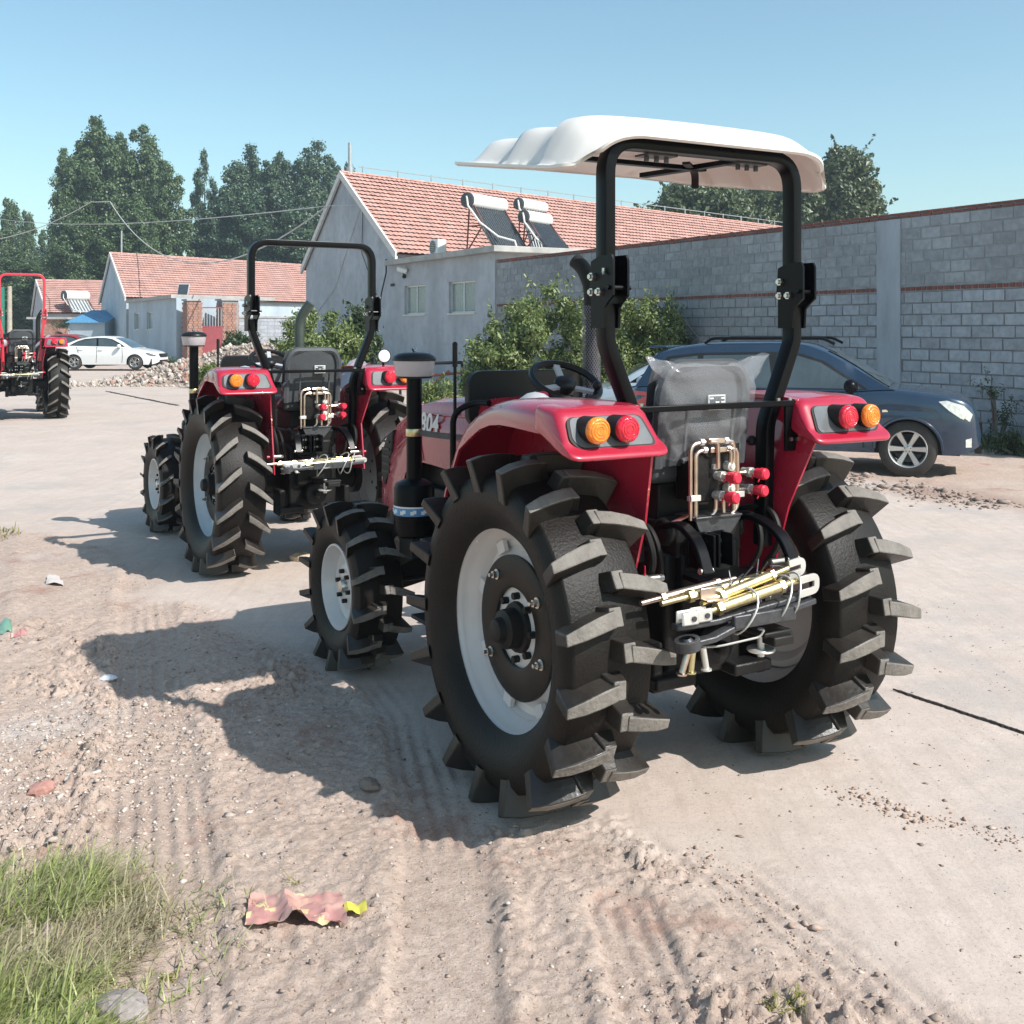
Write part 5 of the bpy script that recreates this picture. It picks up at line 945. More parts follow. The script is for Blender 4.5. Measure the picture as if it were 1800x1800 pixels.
for i in range(7): k = MB(); k.bar([(-.14,.175,.08+.06*i),(.29,.175,.08+.06*i)], .012, .012); place(bpy.data.objects.new('grille_bar', k.mesh('grille_bar', M['alu'], 0)), ac)
# ---- house 2 with its lean-to, gate and yard wall
c2 = V3((310-900)/FX*60, 60, 0); D2 = V3(-.505,.863,0).normalized(); N2 = V3(-.863,-.505,0).normalized()
def h2(u): k = (u-900)/FX; return (c2.x-k*c2.y)/(k*D2.y-D2.x)
def H2(u, v): p = c2+D2*h2(u); return A(u, v, p.y)
R2 = V3(.59,.807,0).normalized()
g0, g1, ap = H2(222,521), H2(178,524), H2(196,447); g1.z = g0.z
ho2 = gable_house('gabled_house', 'middle house with pale blue gable and red tiled roof behind a lean-to', g0, g1, ap, R2*26, M['render_blue'], M['tile_far'])
p = ap+R2*.8; k = MB(); k.cyl(p, p+UP*1.7, .06, n=8); attach(k.build('roof_pipe', M['galv']), ho2)
ln = thing('lean_to', 'pale blue flat roofed lean-to with two slit windows', 'outbuilding', c2)
Lb = h2(226); Hh = 3.62; hs = [(h2(270)-.0, h2(257)-.0, 1.95, 3.0)]
hs = [(h2(268), h2(258), 1.9, 2.95), (h2(245), h2(236), 1.9, 2.95)]
mb = MB(); wall_holes(mb, c2, D2, Lb, Hh, hs, .2, -N2); F2 = V3(R2.x, R2.y, 0)
mb.add([c2-UP*.3, c2+UP*Hh, c2+F2*5+UP*Hh, c2+F2*5-UP*.3], [(0,1,2,3)]); attach(mb.build('wall', M['render_blue'], smooth=0, fix=False), ln)
for h in hs: window(ln, c2, D2, *h, -N2, sash=1)
sb = MB(); vs = [c2+N2*.2-F2*.1+UP*Hh, c2+D2*Lb+N2*.2+UP*Hh, c2+D2*Lb+F2*7+UP*Hh, c2+F2*7-D2*.1+UP*Hh]; sb.hexa(vs, [v+UP*.2 for v in vs]); attach(sb.build('roof_slab', M['slab_cement'], smooth=0), ln)
kk = thing('solar_collector', 'small framed solar panel leaning on the lean-to roof', 'solar collector', A(322,521,62)); k = MB(); k.box((0,0,.35),(.55,.05,.75), Matrix.Rotation(-.5,3,'X')); place(bpy.data.objects.new('collector_face', k.mesh('collector_face', M['vac_tube'], 0)), kk); k = MB(); k.box((0,.03,.35),(.62,.04,.82), Matrix.Rotation(-.5,3,'X')); place(bpy.data.objects.new('collector_frame', k.mesh('collector_frame', M['alu'], 0)), kk)
def brick_pier(u, w_, ztop, lab, Y=59.5):
    b = A(u, 640, Y); b.z = 0; r = thing('brick_pillar', lab, 'pillar', b, .6); n = int(ztop/.13); ms = [unit_mesh(.24,.10,.1,90+i,M['brick_pale'],'brick') for i in range(2)]
    co = MB(); co.box((0,0,ztop/2),(w_-.04,w_-.04,ztop)); place(bpy.data.objects.new('mortar_core', co.mesh('mortar_core', M['mortar'], 0)), r)
    k = MB()
    for i in range(n):
        for s in range(4):
            a = s*math.pi/2
            for j in range(int(w_/.26)):
                x = -w_/2+.13+.26*j+(.06 if i % 2 else 0); Mx = Matrix.Rotation(a, 3, 'Z'); k.box(Mx @ V3(x, -w_/2, .06+.13*i), (.235,.05,.115), Mx)
    o = k.build('brickwork', M['brick_pale'], smooth=0, kind='stuff'); o.parent = r
    k = MB(); k.box((0,0,ztop+.05),(w_+.12,w_+.12,.1)); place(bpy.data.objects.new('cap', k.mesh('cap', M['slab_cement'], 0)), r)
brick_pier(338, .78, 3.45, 'brick gate pillar just left of the dark red gate'); brick_pier(400, .95, 3.5, 'wider brick gate pillar right of the dark red gate', 61)
gt = thing('yard_gate', 'dark red metal gate with open barred top between brick pillars', 'gate', A(369,640,60.2)); gt.location.z = 0; gt.rotation_euler.z = .25
k = MB(); k.box((0,0,1.0),(1.35,.06,2.0)); place(bpy.data.objects.new('gate_panel', k.mesh('gate_panel', M['red_gate'], 0)), gt)
for i in range(9): k = MB(); k.box((-.6+.15*i,0,2.55),(.03,.03,1.1)); place(bpy.data.objects.new('gate_bar', k.mesh('gate_bar', M['alu'], 0)), gt)
k = MB(); k.box((0,0,2.05),(1.35,.05,.06)); k.box((0,0,3.1),(1.35,.05,.06)); place(bpy.data.objects.new('gate_rail', k.mesh('gate_rail', M['red_gate'], 0)), gt)
yw = thing('yard_wall', 'low grey block yard wall behind the rubble heap', 'wall', A(395,640,62)); yw.location.z = 0
k = MB(); a = A(393,600,61); b = A(560,600,64); a.z = b.z = 0; dd = (b-a).normalized(); nn = V3(dd.y,-dd.x,0); vs = [a, b, b-nn*.24, a-nn*.24]; k.hexa([v-UP*.2 for v in vs], [v+UP*2.55 for v in vs]); attach(k.build('mortar_core', M['mortar'], smooth=0), yw)
ub = [unit_mesh(.40,.20,.05,70+i,M['block_pale'],'block') for i in range(3)]; mm = Matrix((dd, nn, UP)).transposed().to_4x4(); rr = random.Random(2)
for r_ in range(12):
    for c_ in range(int((b-a).length/.42)):
        o = bpy.data.objects.new('block', rr.choice(ub)); place(o); o.matrix_basis = Matrix.Translation(a+dd*(.42*c_+(.2 if r_ % 2 else .25))+nn*.008+UP*(.11+.212*r_)) @ mm; attach(o, yw)
k = MB(); vs = [a+nn*.05, b+nn*.05, b-nn*.3, a-nn*.3]; k.hexa([v+UP*2.55 for v in vs], [v+UP*2.65 for v in vs]); attach(k.build('coping', M['slab_cement'], smooth=0), yw)
# ---- house 3 and the blue shed
Y3 = 96; q = A(70,552,Y3); g0 = A(84,548,Y3-3); g1 = A(58,548,Y3+5); ap = A(66,494,Y3+1); g1.z = g0.z
ho3 = gable_house('gabled_house', 'farthest low house with red tiled roof at the left', g0, g1, ap, V3(13,5.5,0), M['render_grey'], M['tile_far'])
p = A(133,520,Y3-2); solar_heater('solar water heater on the far left house roof', p, 2.3, 1.0, 1.1, 8, .42)
sh = thing('blue_roofed_shed', 'low pale blue shed with bright blue sheet roof', 'shed', A(150,600,72)); a = A(122,566,74); b = A(184,566,74); 
k = MB(); vs = [V3(a.x,a.y,0), V3(b.x,b.y,0), V3(b.x,b.y+4,0), V3(a.x,a.y+4,0)]; k.hexa([v-UP*.3 for v in vs], [v+UP*2.35 for v in vs]); attach(k.build('wall', M['render_blue'], smooth=0), sh)
for i in range(10):
    x0 = a.x-.15+(b.x-a.x+.3)*i/10; x1 = a.x-.15+(b.x-a.x+.3)*(i+1)/10; k = MB(); vs = [V3(x0,a.y-.3,2.33), V3(x1,a.y-.3,2.36), V3(x1,a.y+4.2,3.25), V3(x0,a.y+4.2,3.22)]; k.hexa(vs, [v+UP*.05 for v in vs]); attach(k.build('roof_sheet', M['blue_sheet'], smooth=0), sh)
bp_ = thing('brick_shed', 'small brick shed end beside the blue roofed shed', 'shed', A(95,600,86)); k = MB(); p = A(96,600,86); p.z = 0; k.box((0,0,1.35),(1.5,1.5,2.7)); place(bpy.data.objects.new('wall', k.mesh('wall', M['brick_pale'], 0)), bp_); bp_.location = p; k = MB(); k.box((-.2,0,2.78),(3.2,1.9,.16)); place(bpy.data.objects.new('roof_slab', k.mesh('roof_slab', M['slab_cement'], 0)), bp_)
# ---- poles and overhead wires
pb = A(17,600,52); pb.z = 0; po = MB(); po.cyl(pb, V3(pb.x, pb.y, A(10,503,52).z), .13, .10, n=10); tag(po.build('utility_pole', pm('wood_pole', (.40,.35,.28), .9, var=.2)), 'bare wooden pole near the left edge of the photo', 'pole')
gb = A(3,600,38); gb.z = 0; po = MB(); po.cyl(gb, V3(gb.x, gb.y, A(3,505,38).z), .10, n=10); tag(po.build('green_post', M['lamp_green']), 'dark green post at the very left edge', 'post')
def wire(name, lab, pts, r, m='cable_pale'):
    k = MB(); k.tube(pts, r, 5); tag(k.build(name, M[m]), lab, 'wire')
def cat(p, q, sag, n=24): return [p*(1-t)+q*t-UP*sag*4*t*(1-t) for t in [i/n for i in range(n+1)]]
wire('overhead_wire', 'overhead wire sagging from the big gable across the poplars', cat(A(575,362,44.5), A(193,354,90), 3.6)+cat(A(193,354,90), A(160,355,92), .02)[1:]+cat(A(160,355,92), A(-80,425,100), 1.0)[1:], .035)
wire('overhead_wire', 'thin straight overhead wire above the sagging one', cat(A(640,360,43.2), A(575,362,44.5), 0)[:-1]+cat(A(575,362,44.5), A(0,385,100), .6), .022)
wire('wall_wire', 'dark cable hanging at the corner of the big house', [WP(wt(684),4.5,.12), WP(wt(686),4.0,.16), WP(wt(678),3.2,.18), WP(wt(672),2.7,.1)], .03, 'cable')

# rusty frame and pipe lying by the annex, and a blue cloth caught in the shrub
sf = thing('scrap_frame', 'rusty pipe frame with a dark rail standing in the weeds by the annex', 'scrap frame', A(760,600,24)); sf.location.z = 0
for a, b, r, m in (((700,640),(815,637),.035,'black_matte'), ((715,664),(815,655),.03,'rust_steel'), ((730,700),(790,652),.03,'rust_steel'), ((812,637),(812,700),.03,'black_matte'), ((702,640),(704,700),.03,'black_matte')):
    k = MB(); k.cyl(A(*a,24), A(*b,24), r, n=8); attach(k.build('rail', M[m]), sf); sf.children[-1].matrix_parent_inverse = Matrix.Translation(-sf.location)
cl = MB(); p = A(592,648,26.2); cl.grid(lambda u, v: p+V3((u-.5)*.30+.04*math.sin(v*7), .06*math.sin(u*9+v*4), (v-.5)*.42+.05*math.sin(u*6)), 10, 10); tag(cl.build('cloth', pm('blue_cloth', (.05,.13,.36), .8, var=.25, scale=5), smooth=60), 'scrap of blue cloth caught in the shrub behind the second tractor', 'cloth')
# ================================================================ trees, bushes, rubble
def leaf_np(P, Nrm, size, asp, rng, droop=.3):
    k = len(P); a = rng.normal(0, 1, (k,3)); a -= Nrm*(a*Nrm).sum(1, keepdims=True); a /= np.linalg.norm(a, axis=1, keepdims=True)+1e-9; a[:,2] -= droop; a /= np.linalg.norm(a, axis=1, keepdims=True)
    b = np.cross(Nrm, a); b /= np.linalg.norm(b, axis=1, keepdims=True)+1e-9; s = (size*np.exp(rng.normal(0, .25, k)))[:,None]
    base = P-a*s*.5; tip = P+a*s*.5; l = P+b*s*asp*.5+Nrm*s*.10; r = P-b*s*asp*.5+Nrm*s*.10
    V = np.stack([base, l, tip, r], 1).reshape(-1, 3); i = np.arange(k)[:,None]*4
    return V, np.concatenate([i+np.array([[0,1,2]]), i+np.array([[0,2,3]])], 1).reshape(-1, 3)
def crown_points(centers, radii, per, rng, shell=.55):
    P, Nn = [], []
    for c, r in zip(centers, radii):
        d = rng.normal(0, 1, (per,3)); d /= np.linalg.norm(d, axis=1, keepdims=True); q = r*(shell+(1-shell)*rng.uniform(0,1,per)**.6)*rng.uniform(.55,1.1,per); P.append(c+d*q[:,None]*np.array([1,1,.95])); n = d+rng.normal(0,.55,(per,3))+np.array([0,0,.35]); Nn.append(n/np.linalg.norm(n, axis=1, keepdims=True))
    return np.concatenate(P), np.concatenate(Nn)
def poplar_mesh(seed, H, Wd, plumes, per=240, leaf=.23):
    """tall poplar crown: upright plumes of leaf clumps, ragged tips and gaps"""
    rng = np.random.default_rng(seed); C, Rr = [], []
    for j in range(plumes):
        px, py = rng.uniform(-1,1,2)*Wd*.33 if j else (0,0); top = H*(1-.26*(math.hypot(px,py)/(Wd*.5))**1.5-rng.uniform(0,.09)*(j>0)); pw = Wd*rng.uniform(.24,.34)
        n = int(38*H/20)
        for i in range(n):
            t = (i+rng.uniform(0,1))/n; z = H*.12+(top-H*.12)*t; w = pw*min(1, math.sqrt(1-t)*1.5+.05)*(.86+.14*math.sin(t*9+j))*(.75+.25*min(1,t*4)); a = rng.uniform(0,6.28); rr = w*math.sqrt(rng.uniform(0,1))
            C.append((px*(.7+.3*t)+math.cos(a)*rr, py*(.7+.3*t)+math.sin(a)*rr, z)); Rr.append(rng.uniform(.65,1.30)*(.75+.25*min(1,(1-t)*3)))
    P, Nn = crown_points(np.array(C), np.array(Rr), per, rng, .35); return leaf_np(P, Nn, leaf, .85, rng)
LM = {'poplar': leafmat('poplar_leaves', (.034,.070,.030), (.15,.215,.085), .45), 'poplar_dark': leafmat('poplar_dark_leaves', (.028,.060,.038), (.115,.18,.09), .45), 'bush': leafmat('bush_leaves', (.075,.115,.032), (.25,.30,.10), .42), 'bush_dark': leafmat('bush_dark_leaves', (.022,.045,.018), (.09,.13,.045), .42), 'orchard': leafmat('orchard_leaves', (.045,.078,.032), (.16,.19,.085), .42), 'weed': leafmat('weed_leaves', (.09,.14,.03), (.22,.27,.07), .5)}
_pm = {}
def poplar(u, vtop, wpx, Y, lab, kind, mat='poplar', plumes=7, vbase=560):
    base = A(u, 600, Y); base.z = 0; H = A(u, vtop, Y).z; Wd = wpx/FX*Y; key = (kind, mat)
    if key not in _pm: V, F = poplar_mesh(kind*13+5, 20, 8.5, plumes); _pm[key] = np_mesh('crown', V, F, LM[mat])
    t = thing('poplar_tree', lab, 'tree', base, kind*1.3+u*.01, 'tall poplars behind the houses'); o = bpy.data.objects.new('crown', _pm[key]); place(o, t, scale=(Wd/7.6, Wd/7.6, H/20))
    k = MB(); k.cyl((0,0,-.2),(0,0,H*.5),.34,.16,n=9); k.cyl((0,0,H*.5),(0,0,H*.80),.16,.03,n=7); rr = random.Random(int(u))
    for i in range(7): z = H*(.2+.09*i); a = rr.uniform(0,6.28); k.cyl((0,0,z), (math.cos(a)*Wd*.13, math.sin(a)*Wd*.13, z+H*.10), .09, .02, n=5)
    place(bpy.data.objects.new('trunk', k.mesh('trunk', M['bark'])), t)
TREES = [(112,268,95,118,'short leafy poplar at the left edge of the tall clump',1,'poplar',6), (175,208,150,122,'tallest poplar rising in the left clump',2,'poplar',9), (248,224,140,126,'second tallest broad poplar right of the tallest one',3,'poplar',8), (300,300,95,116,'sunlit poplar at the right side of the left clump',1,'poplar',6), (212,238,110,124,'leafy poplar filling the middle of the left clump',6,'poplar',7), (405,300,110,126,'dark leafy poplar leaning into the left side of the right clump',2,'poplar_dark',9), (468,285,110,128,'dark poplar between the two broad ones of the right clump',3,'poplar_dark',8), (522,280,110,131,'dark poplar left of the tallest one in the right clump',2,'poplar_dark',9), (588,285,95,133,'dark poplar just behind the ridge of the big house',3,'poplar_dark',8), (140,380,110,110,'low leafy poplar in front of the left clump',2,'poplar',9),
 (235,345,120,112,'bushy poplar low in the middle of the left clump',3,'poplar',8), (360,266,62,128,'slender dark poplar standing alone between the two clumps',4,'poplar_dark',3), (372,360,80,124,'low dark poplar below the slender one',5,'poplar_dark',6), (440,262,120,130,'dark broad poplar at the left of the right clump',5,'poplar_dark',6), (490,270,90,132,'dark poplar in the middle of the right clump',6,'poplar_dark',7), (556,256,130,134,'tall dark poplar just left of the stove pipe',5,'poplar_dark',6), (612,288,60,136,'dark poplar peeping over the ridge by the stove pipe',6,'poplar_dark',7),
 (430,345,120,122,'low dark poplar filling the gap above the middle house roof',6,'poplar_dark',7), (525,350,120,122,'low dark poplar beside the big gable',5,'poplar_dark',6),
 (14,350,75,140,'distant hazy poplar at the far left edge',6,'poplar',7), (46,372,60,145,'distant hazy poplar right of the leftmost one',6,'poplar',7), (75,408,55,150,'small distant poplar in the gap left of the big clump',1,'poplar',6), (25,440,110,112,'low bushy tree behind the red roll bar',2,'poplar',9)]
for a in TREES: poplar(*a)
def broad_mesh(seed, C, Rr, per, leaf, asp=.55):
    rng = np.random.default_rng(seed); P, Nn = crown_points(np.array(C), np.array(Rr), per, rng, .3); return leaf_np(P, Nn, leaf, asp, rng, .55)
def clumps(seed, w, d, h, n, z0=.1, r=(.25,.5)):
    rng = np.random.default_rng(seed); C, Rr = [], []
    while len(C) < n:
        p = rng.uniform(-1,1,3); 
        if p[0]**2+p[1]**2+p[2]**2 > 1: continue
        C.append((p[0]*w/2, p[1]*d/2, h*(z0+(1-z0)*(p[2]*.5+.5)))); Rr.append(rng.uniform(*r))
    return C, Rr
def plant(name, lab, cat, loc, C, Rr, per, leaf, mat, seed, stems=5, asp=.5, group=None, H=2, tips=0):
    t = thing(name, lab, cat, loc, 0, group); V, F = broad_mesh(seed, C, Rr, per, leaf, asp)
    if tips:                                                         # leafy shoots that break the outline
        rng = np.random.default_rng(seed+1); Ps, Ns = [], []
        for i in range(tips):
            j = rng.integers(0, len(C)); c = np.array(C[j]); d = rng.normal(0,1,3); d[2] = abs(d[2])+.5; d /= np.linalg.norm(d); L_ = rng.uniform(.25,.7)*H*.35; m = 26; s = rng.uniform(0,1,m)[:,None]; Ps.append(c+d*(Rr[j]*.5+L_*s)+rng.normal(0,.05,(m,3))); q = rng.normal(0,1,(m,3))+np.array([0,0,.6]); Ns.append(q/np.linalg.norm(q,axis=1,keepdims=True))
        V2, F2_ = leaf_np(np.concatenate(Ps), np.concatenate(Ns), leaf*1.1, asp, rng, .5); F = np.concatenate([F, F2_+len(V)]); V = np.concatenate([V, V2])
    place(bpy.data.objects.new('foliage', np_mesh('foliage', V, F, LM[mat])), t); rr = random.Random(seed); k = MB()
    for i in range(stems):
        c = rr.choice(C); b = (c[0]*.15, c[1]*.15, -.05); m = V3(c[0]*.5, c[1]*.5, c[2]*.55); k.tube([b, m, c], .035 if H < 6 else .10, 6, scl=[1,.7,.3])
    place(bpy.data.objects.new('stems', k.mesh('stems', M['bark'])), t); return t
def at0(u, Y): p = A(u, 600, Y); p.z = 0; return p
# tree behind the wall
for lab, u, vt, wpx, Y, sd in (('broad leafy tree behind the wall, left half under the canopy',1235,322,230,78,31), ('broad leafy tree behind the wall at its highest right end',1430,298,210,80,32), ('dense leafy tree behind the wall, hidden mostly by the right half of the canopy',1325,312,210,82,34), ('slender leafy tree top rising right of the canopy',1488,258,115,79,33)):
    H = A(u,vt,Y).z; w_ = wpx/FX*Y; C, Rr = clumps(sd, w_, w_*.8, H, 150 if wpx > 100 else 60, .45, (.6,1.15)); plant('leafy_tree', lab, 'tree', at0(u,Y), C, Rr, 330, .30, 'orchard', sd, 9, .55, None, H*.6, 70)
# bushes in front of the wall and of the annex
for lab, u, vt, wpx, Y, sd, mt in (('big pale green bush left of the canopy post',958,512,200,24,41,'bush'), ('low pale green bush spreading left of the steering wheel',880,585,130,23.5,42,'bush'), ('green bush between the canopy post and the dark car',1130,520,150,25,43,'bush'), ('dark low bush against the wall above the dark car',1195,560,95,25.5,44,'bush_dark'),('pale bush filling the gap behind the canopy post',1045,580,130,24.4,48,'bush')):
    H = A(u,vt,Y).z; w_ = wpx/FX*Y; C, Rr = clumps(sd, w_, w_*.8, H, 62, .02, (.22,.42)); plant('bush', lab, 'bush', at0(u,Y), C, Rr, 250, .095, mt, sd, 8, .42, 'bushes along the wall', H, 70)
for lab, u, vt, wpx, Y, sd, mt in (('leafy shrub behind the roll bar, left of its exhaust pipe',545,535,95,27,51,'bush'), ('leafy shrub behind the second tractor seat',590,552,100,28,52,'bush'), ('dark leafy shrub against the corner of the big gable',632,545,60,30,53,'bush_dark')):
    H = A(u,vt,Y).z; w_ = wpx/FX*Y; C, Rr = clumps(sd, w_, w_*.8, H, 44, .02, (.25,.45)); plant('bush', lab, 'bush', at0(u,Y), C, Rr, 210, .11, mt, sd, 8, .42, 'shrubs behind the second tractor', H, 30)
for lab, u, vt, wpx, Y, sd in (('low bright green weeds beside the air cleaner pipe',775,668,75,22,61), ('bright weeds at the foot of the annex wall',660,690,50,22.5,62)):
    H = A(u,vt,Y).z; w_ = wpx/FX*Y; C, Rr = clumps(sd, w_, w_*.6, H, 30, .02, (.12,.24)); plant('weeds', lab, 'weeds', at0(u,Y), C, Rr, 120, .075, 'weed', sd, 6, .3, 'weed clumps by the annex', H, 20)
# rough grass at the foot of the wall by the dark car
r_ = np.random.default_rng(5); n_ = 5200; tt = r_.uniform(-3.5, 3.2, n_); off = np.abs(r_.normal(0, .55, n_)); Pw = np.array([[*(W0+WD*a+WN*(.05+b)).xy] for a, b in zip(tt, off)])
blades('rough_grass', Pw, .30, .012, (0,2), leafmat('rough_grass', (.035,.06,.02), (.12,.15,.05)), 77)
for lab, u, vt, wpx, Y, sd in (('tall thin weed against the wall right of the dark car',1752,655,45,17.6,71), ('dark low weed patch at the right edge below the wall',1785,760,90,16.5,72)):
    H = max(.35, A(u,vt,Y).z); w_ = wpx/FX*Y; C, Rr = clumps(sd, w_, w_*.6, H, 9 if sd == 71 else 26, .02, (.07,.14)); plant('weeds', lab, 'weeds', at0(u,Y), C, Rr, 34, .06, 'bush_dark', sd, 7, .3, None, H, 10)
for lab, u, vt, wpx, Y, sd in (('low dark weeds at the foot of the blue lean-to wall',275,632,60,57,81),('weeds growing on the rubble heap beside the yard wall',425,600,70,42,82),('yellowish weeds on the lower side of the rubble heap',372,650,60,35.5,83),('green climber by the far brick shed',112,555,40,84,84)):
    H = max(.5, A(u,vt,Y).z); w_ = wpx/FX*Y; C, Rr = clumps(sd, w_, w_*.7, H if sd != 82 else .7, 24, .02, (.2,.4)); p = at0(u,Y); p.z = .95 if sd == 82 else 0; plant('weeds', lab, 'weeds', p, C, Rr, 110, .13, 'bush_dark' if sd != 83 else 'weed', sd, 5, .35, None, H, 10)
# rubble heap
rh = thing('rubble_heap', 'heap of broken stones and rubble beside the road', 'rubble heap', at0(380,39.5))
def heap(x, y):
    u = (x+3.9)/5.6; ex = u if u < 1 else max(0, 1-(u-1)*2.2); e = max(0, ex)*max(0, 1-(y/3.1)**2); return e*1.62*(.9+.12*math.sin(x*2.7+1)*math.cos(y*2.3))
mb = MB(); mb.grid(lambda u, v: ((u-.5)*8.4, (v-.5)*6.6, heap((u-.5)*8.4,(v-.5)*6.6)-.04), 40, 30); place(bpy.data.objects.new('soil', mb.mesh('soil', M['soil'], 60)), rh)
def rockm(seed, m):
    r = random.Random(seed); k = MB(); k.sphere((0,0,0), 1, 6, 4, (1,.75,.6)); k.v = [tuple(c*(1+r.uniform(-.28,.28)) for c in q) for q in k.v]; return k.mesh('stone', m, 0)
rks = [rockm(i, pm('rubble_%d' % i, c, .9, var=.25, scale=2)) for i, c in enumerate(((.46,.39,.33),(.38,.31,.26),(.55,.48,.42),(.40,.24,.19),(.33,.29,.26)))]
rr = random.Random(12)
for i in range(300):
    x = rr.uniform(-4.3,3.6); y = rr.uniform(-3.2,1.0)
    s = rr.uniform(.06,.135)*(1.3 if i % 9 == 0 else 1); o = bpy.data.objects.new('stone', rr.choice(rks)); place(o, rh, (x, y, heap(x,y)+s*.25), (rr.uniform(0,6),rr.uniform(0,6),rr.uniform(0,6)), (s,s,s))

r_ = np.random.default_rng(3); n_ = 1500; xx = r_.uniform(-4.5,3.8,n_); yy = r_.uniform(-3.4,1.6,n_); base = np.array([[1,0,0],[-1,0,0],[0,1,0],[0,-1,0],[0,0,1],[0,0,-1]]); f0 = np.array([[0,2,4],[2,1,4],[1,3,4],[3,0,4],[2,0,5],[1,2,5],[3,1,5],[0,3,5]])
S_ = r_.uniform(.03,.075,n_); V = base[None]*(1+r_.normal(0,.25,(n_,6,1)))*S_[:,None,None]; V += np.stack([xx, yy, [heap(a,b)+.02 for a, b in zip(xx,yy)]], -1)[:,None,:]
o = bpy.data.objects.new('small_stones', np_mesh('small_stones', V.reshape(-1,3), (f0[None]+np.arange(n_)[:,None,None]*6).reshape(-1,3), stone_mat('small_stones', (.30,.25,.21), (.44,.37,.31), (.58,.52,.46)))); place(o, rh); o['kind'] = 'stuff'
# ================================================================ cars
def interp(pts, x):
    for (x0, y0), (x1, y1) in zip(pts, pts[1:]):
        if x <= x1: t = max(0, (x-x0)/(x1-x0)); return y0+(y1-y0)*t
    return pts[-1][1]
def sinterp(pts, x):
    xs_ = [p[0] for p in pts]
    if x <= xs_[0]: return pts[0][1]
    if x >= xs_[-1]: return pts[-1][1]
    i = max(j for j in range(len(pts)-1) if xs_[j] <= x); (x0,y0),(x1,y1) = pts[i], pts[i+1]
    m = lambda j: 0 if j <= 0 or j >= len(pts)-1 else (pts[j+1][1]-pts[j-1][1])/(pts[j+1][0]-pts[j-1][0])
    m0 = m(i) if i else (y1-y0)/(x1-x0); m1 = m(i+1) if i+1 < len(pts)-1 else (y1-y0)/(x1-x0); h = x1-x0; t = (x-x0)/h
    return (2*t**3-3*t*t+1)*y0+(t**3-2*t*t+t)*h*m0+(-2*t**3+3*t*t)*y1+(t**3-t*t)*h*m1
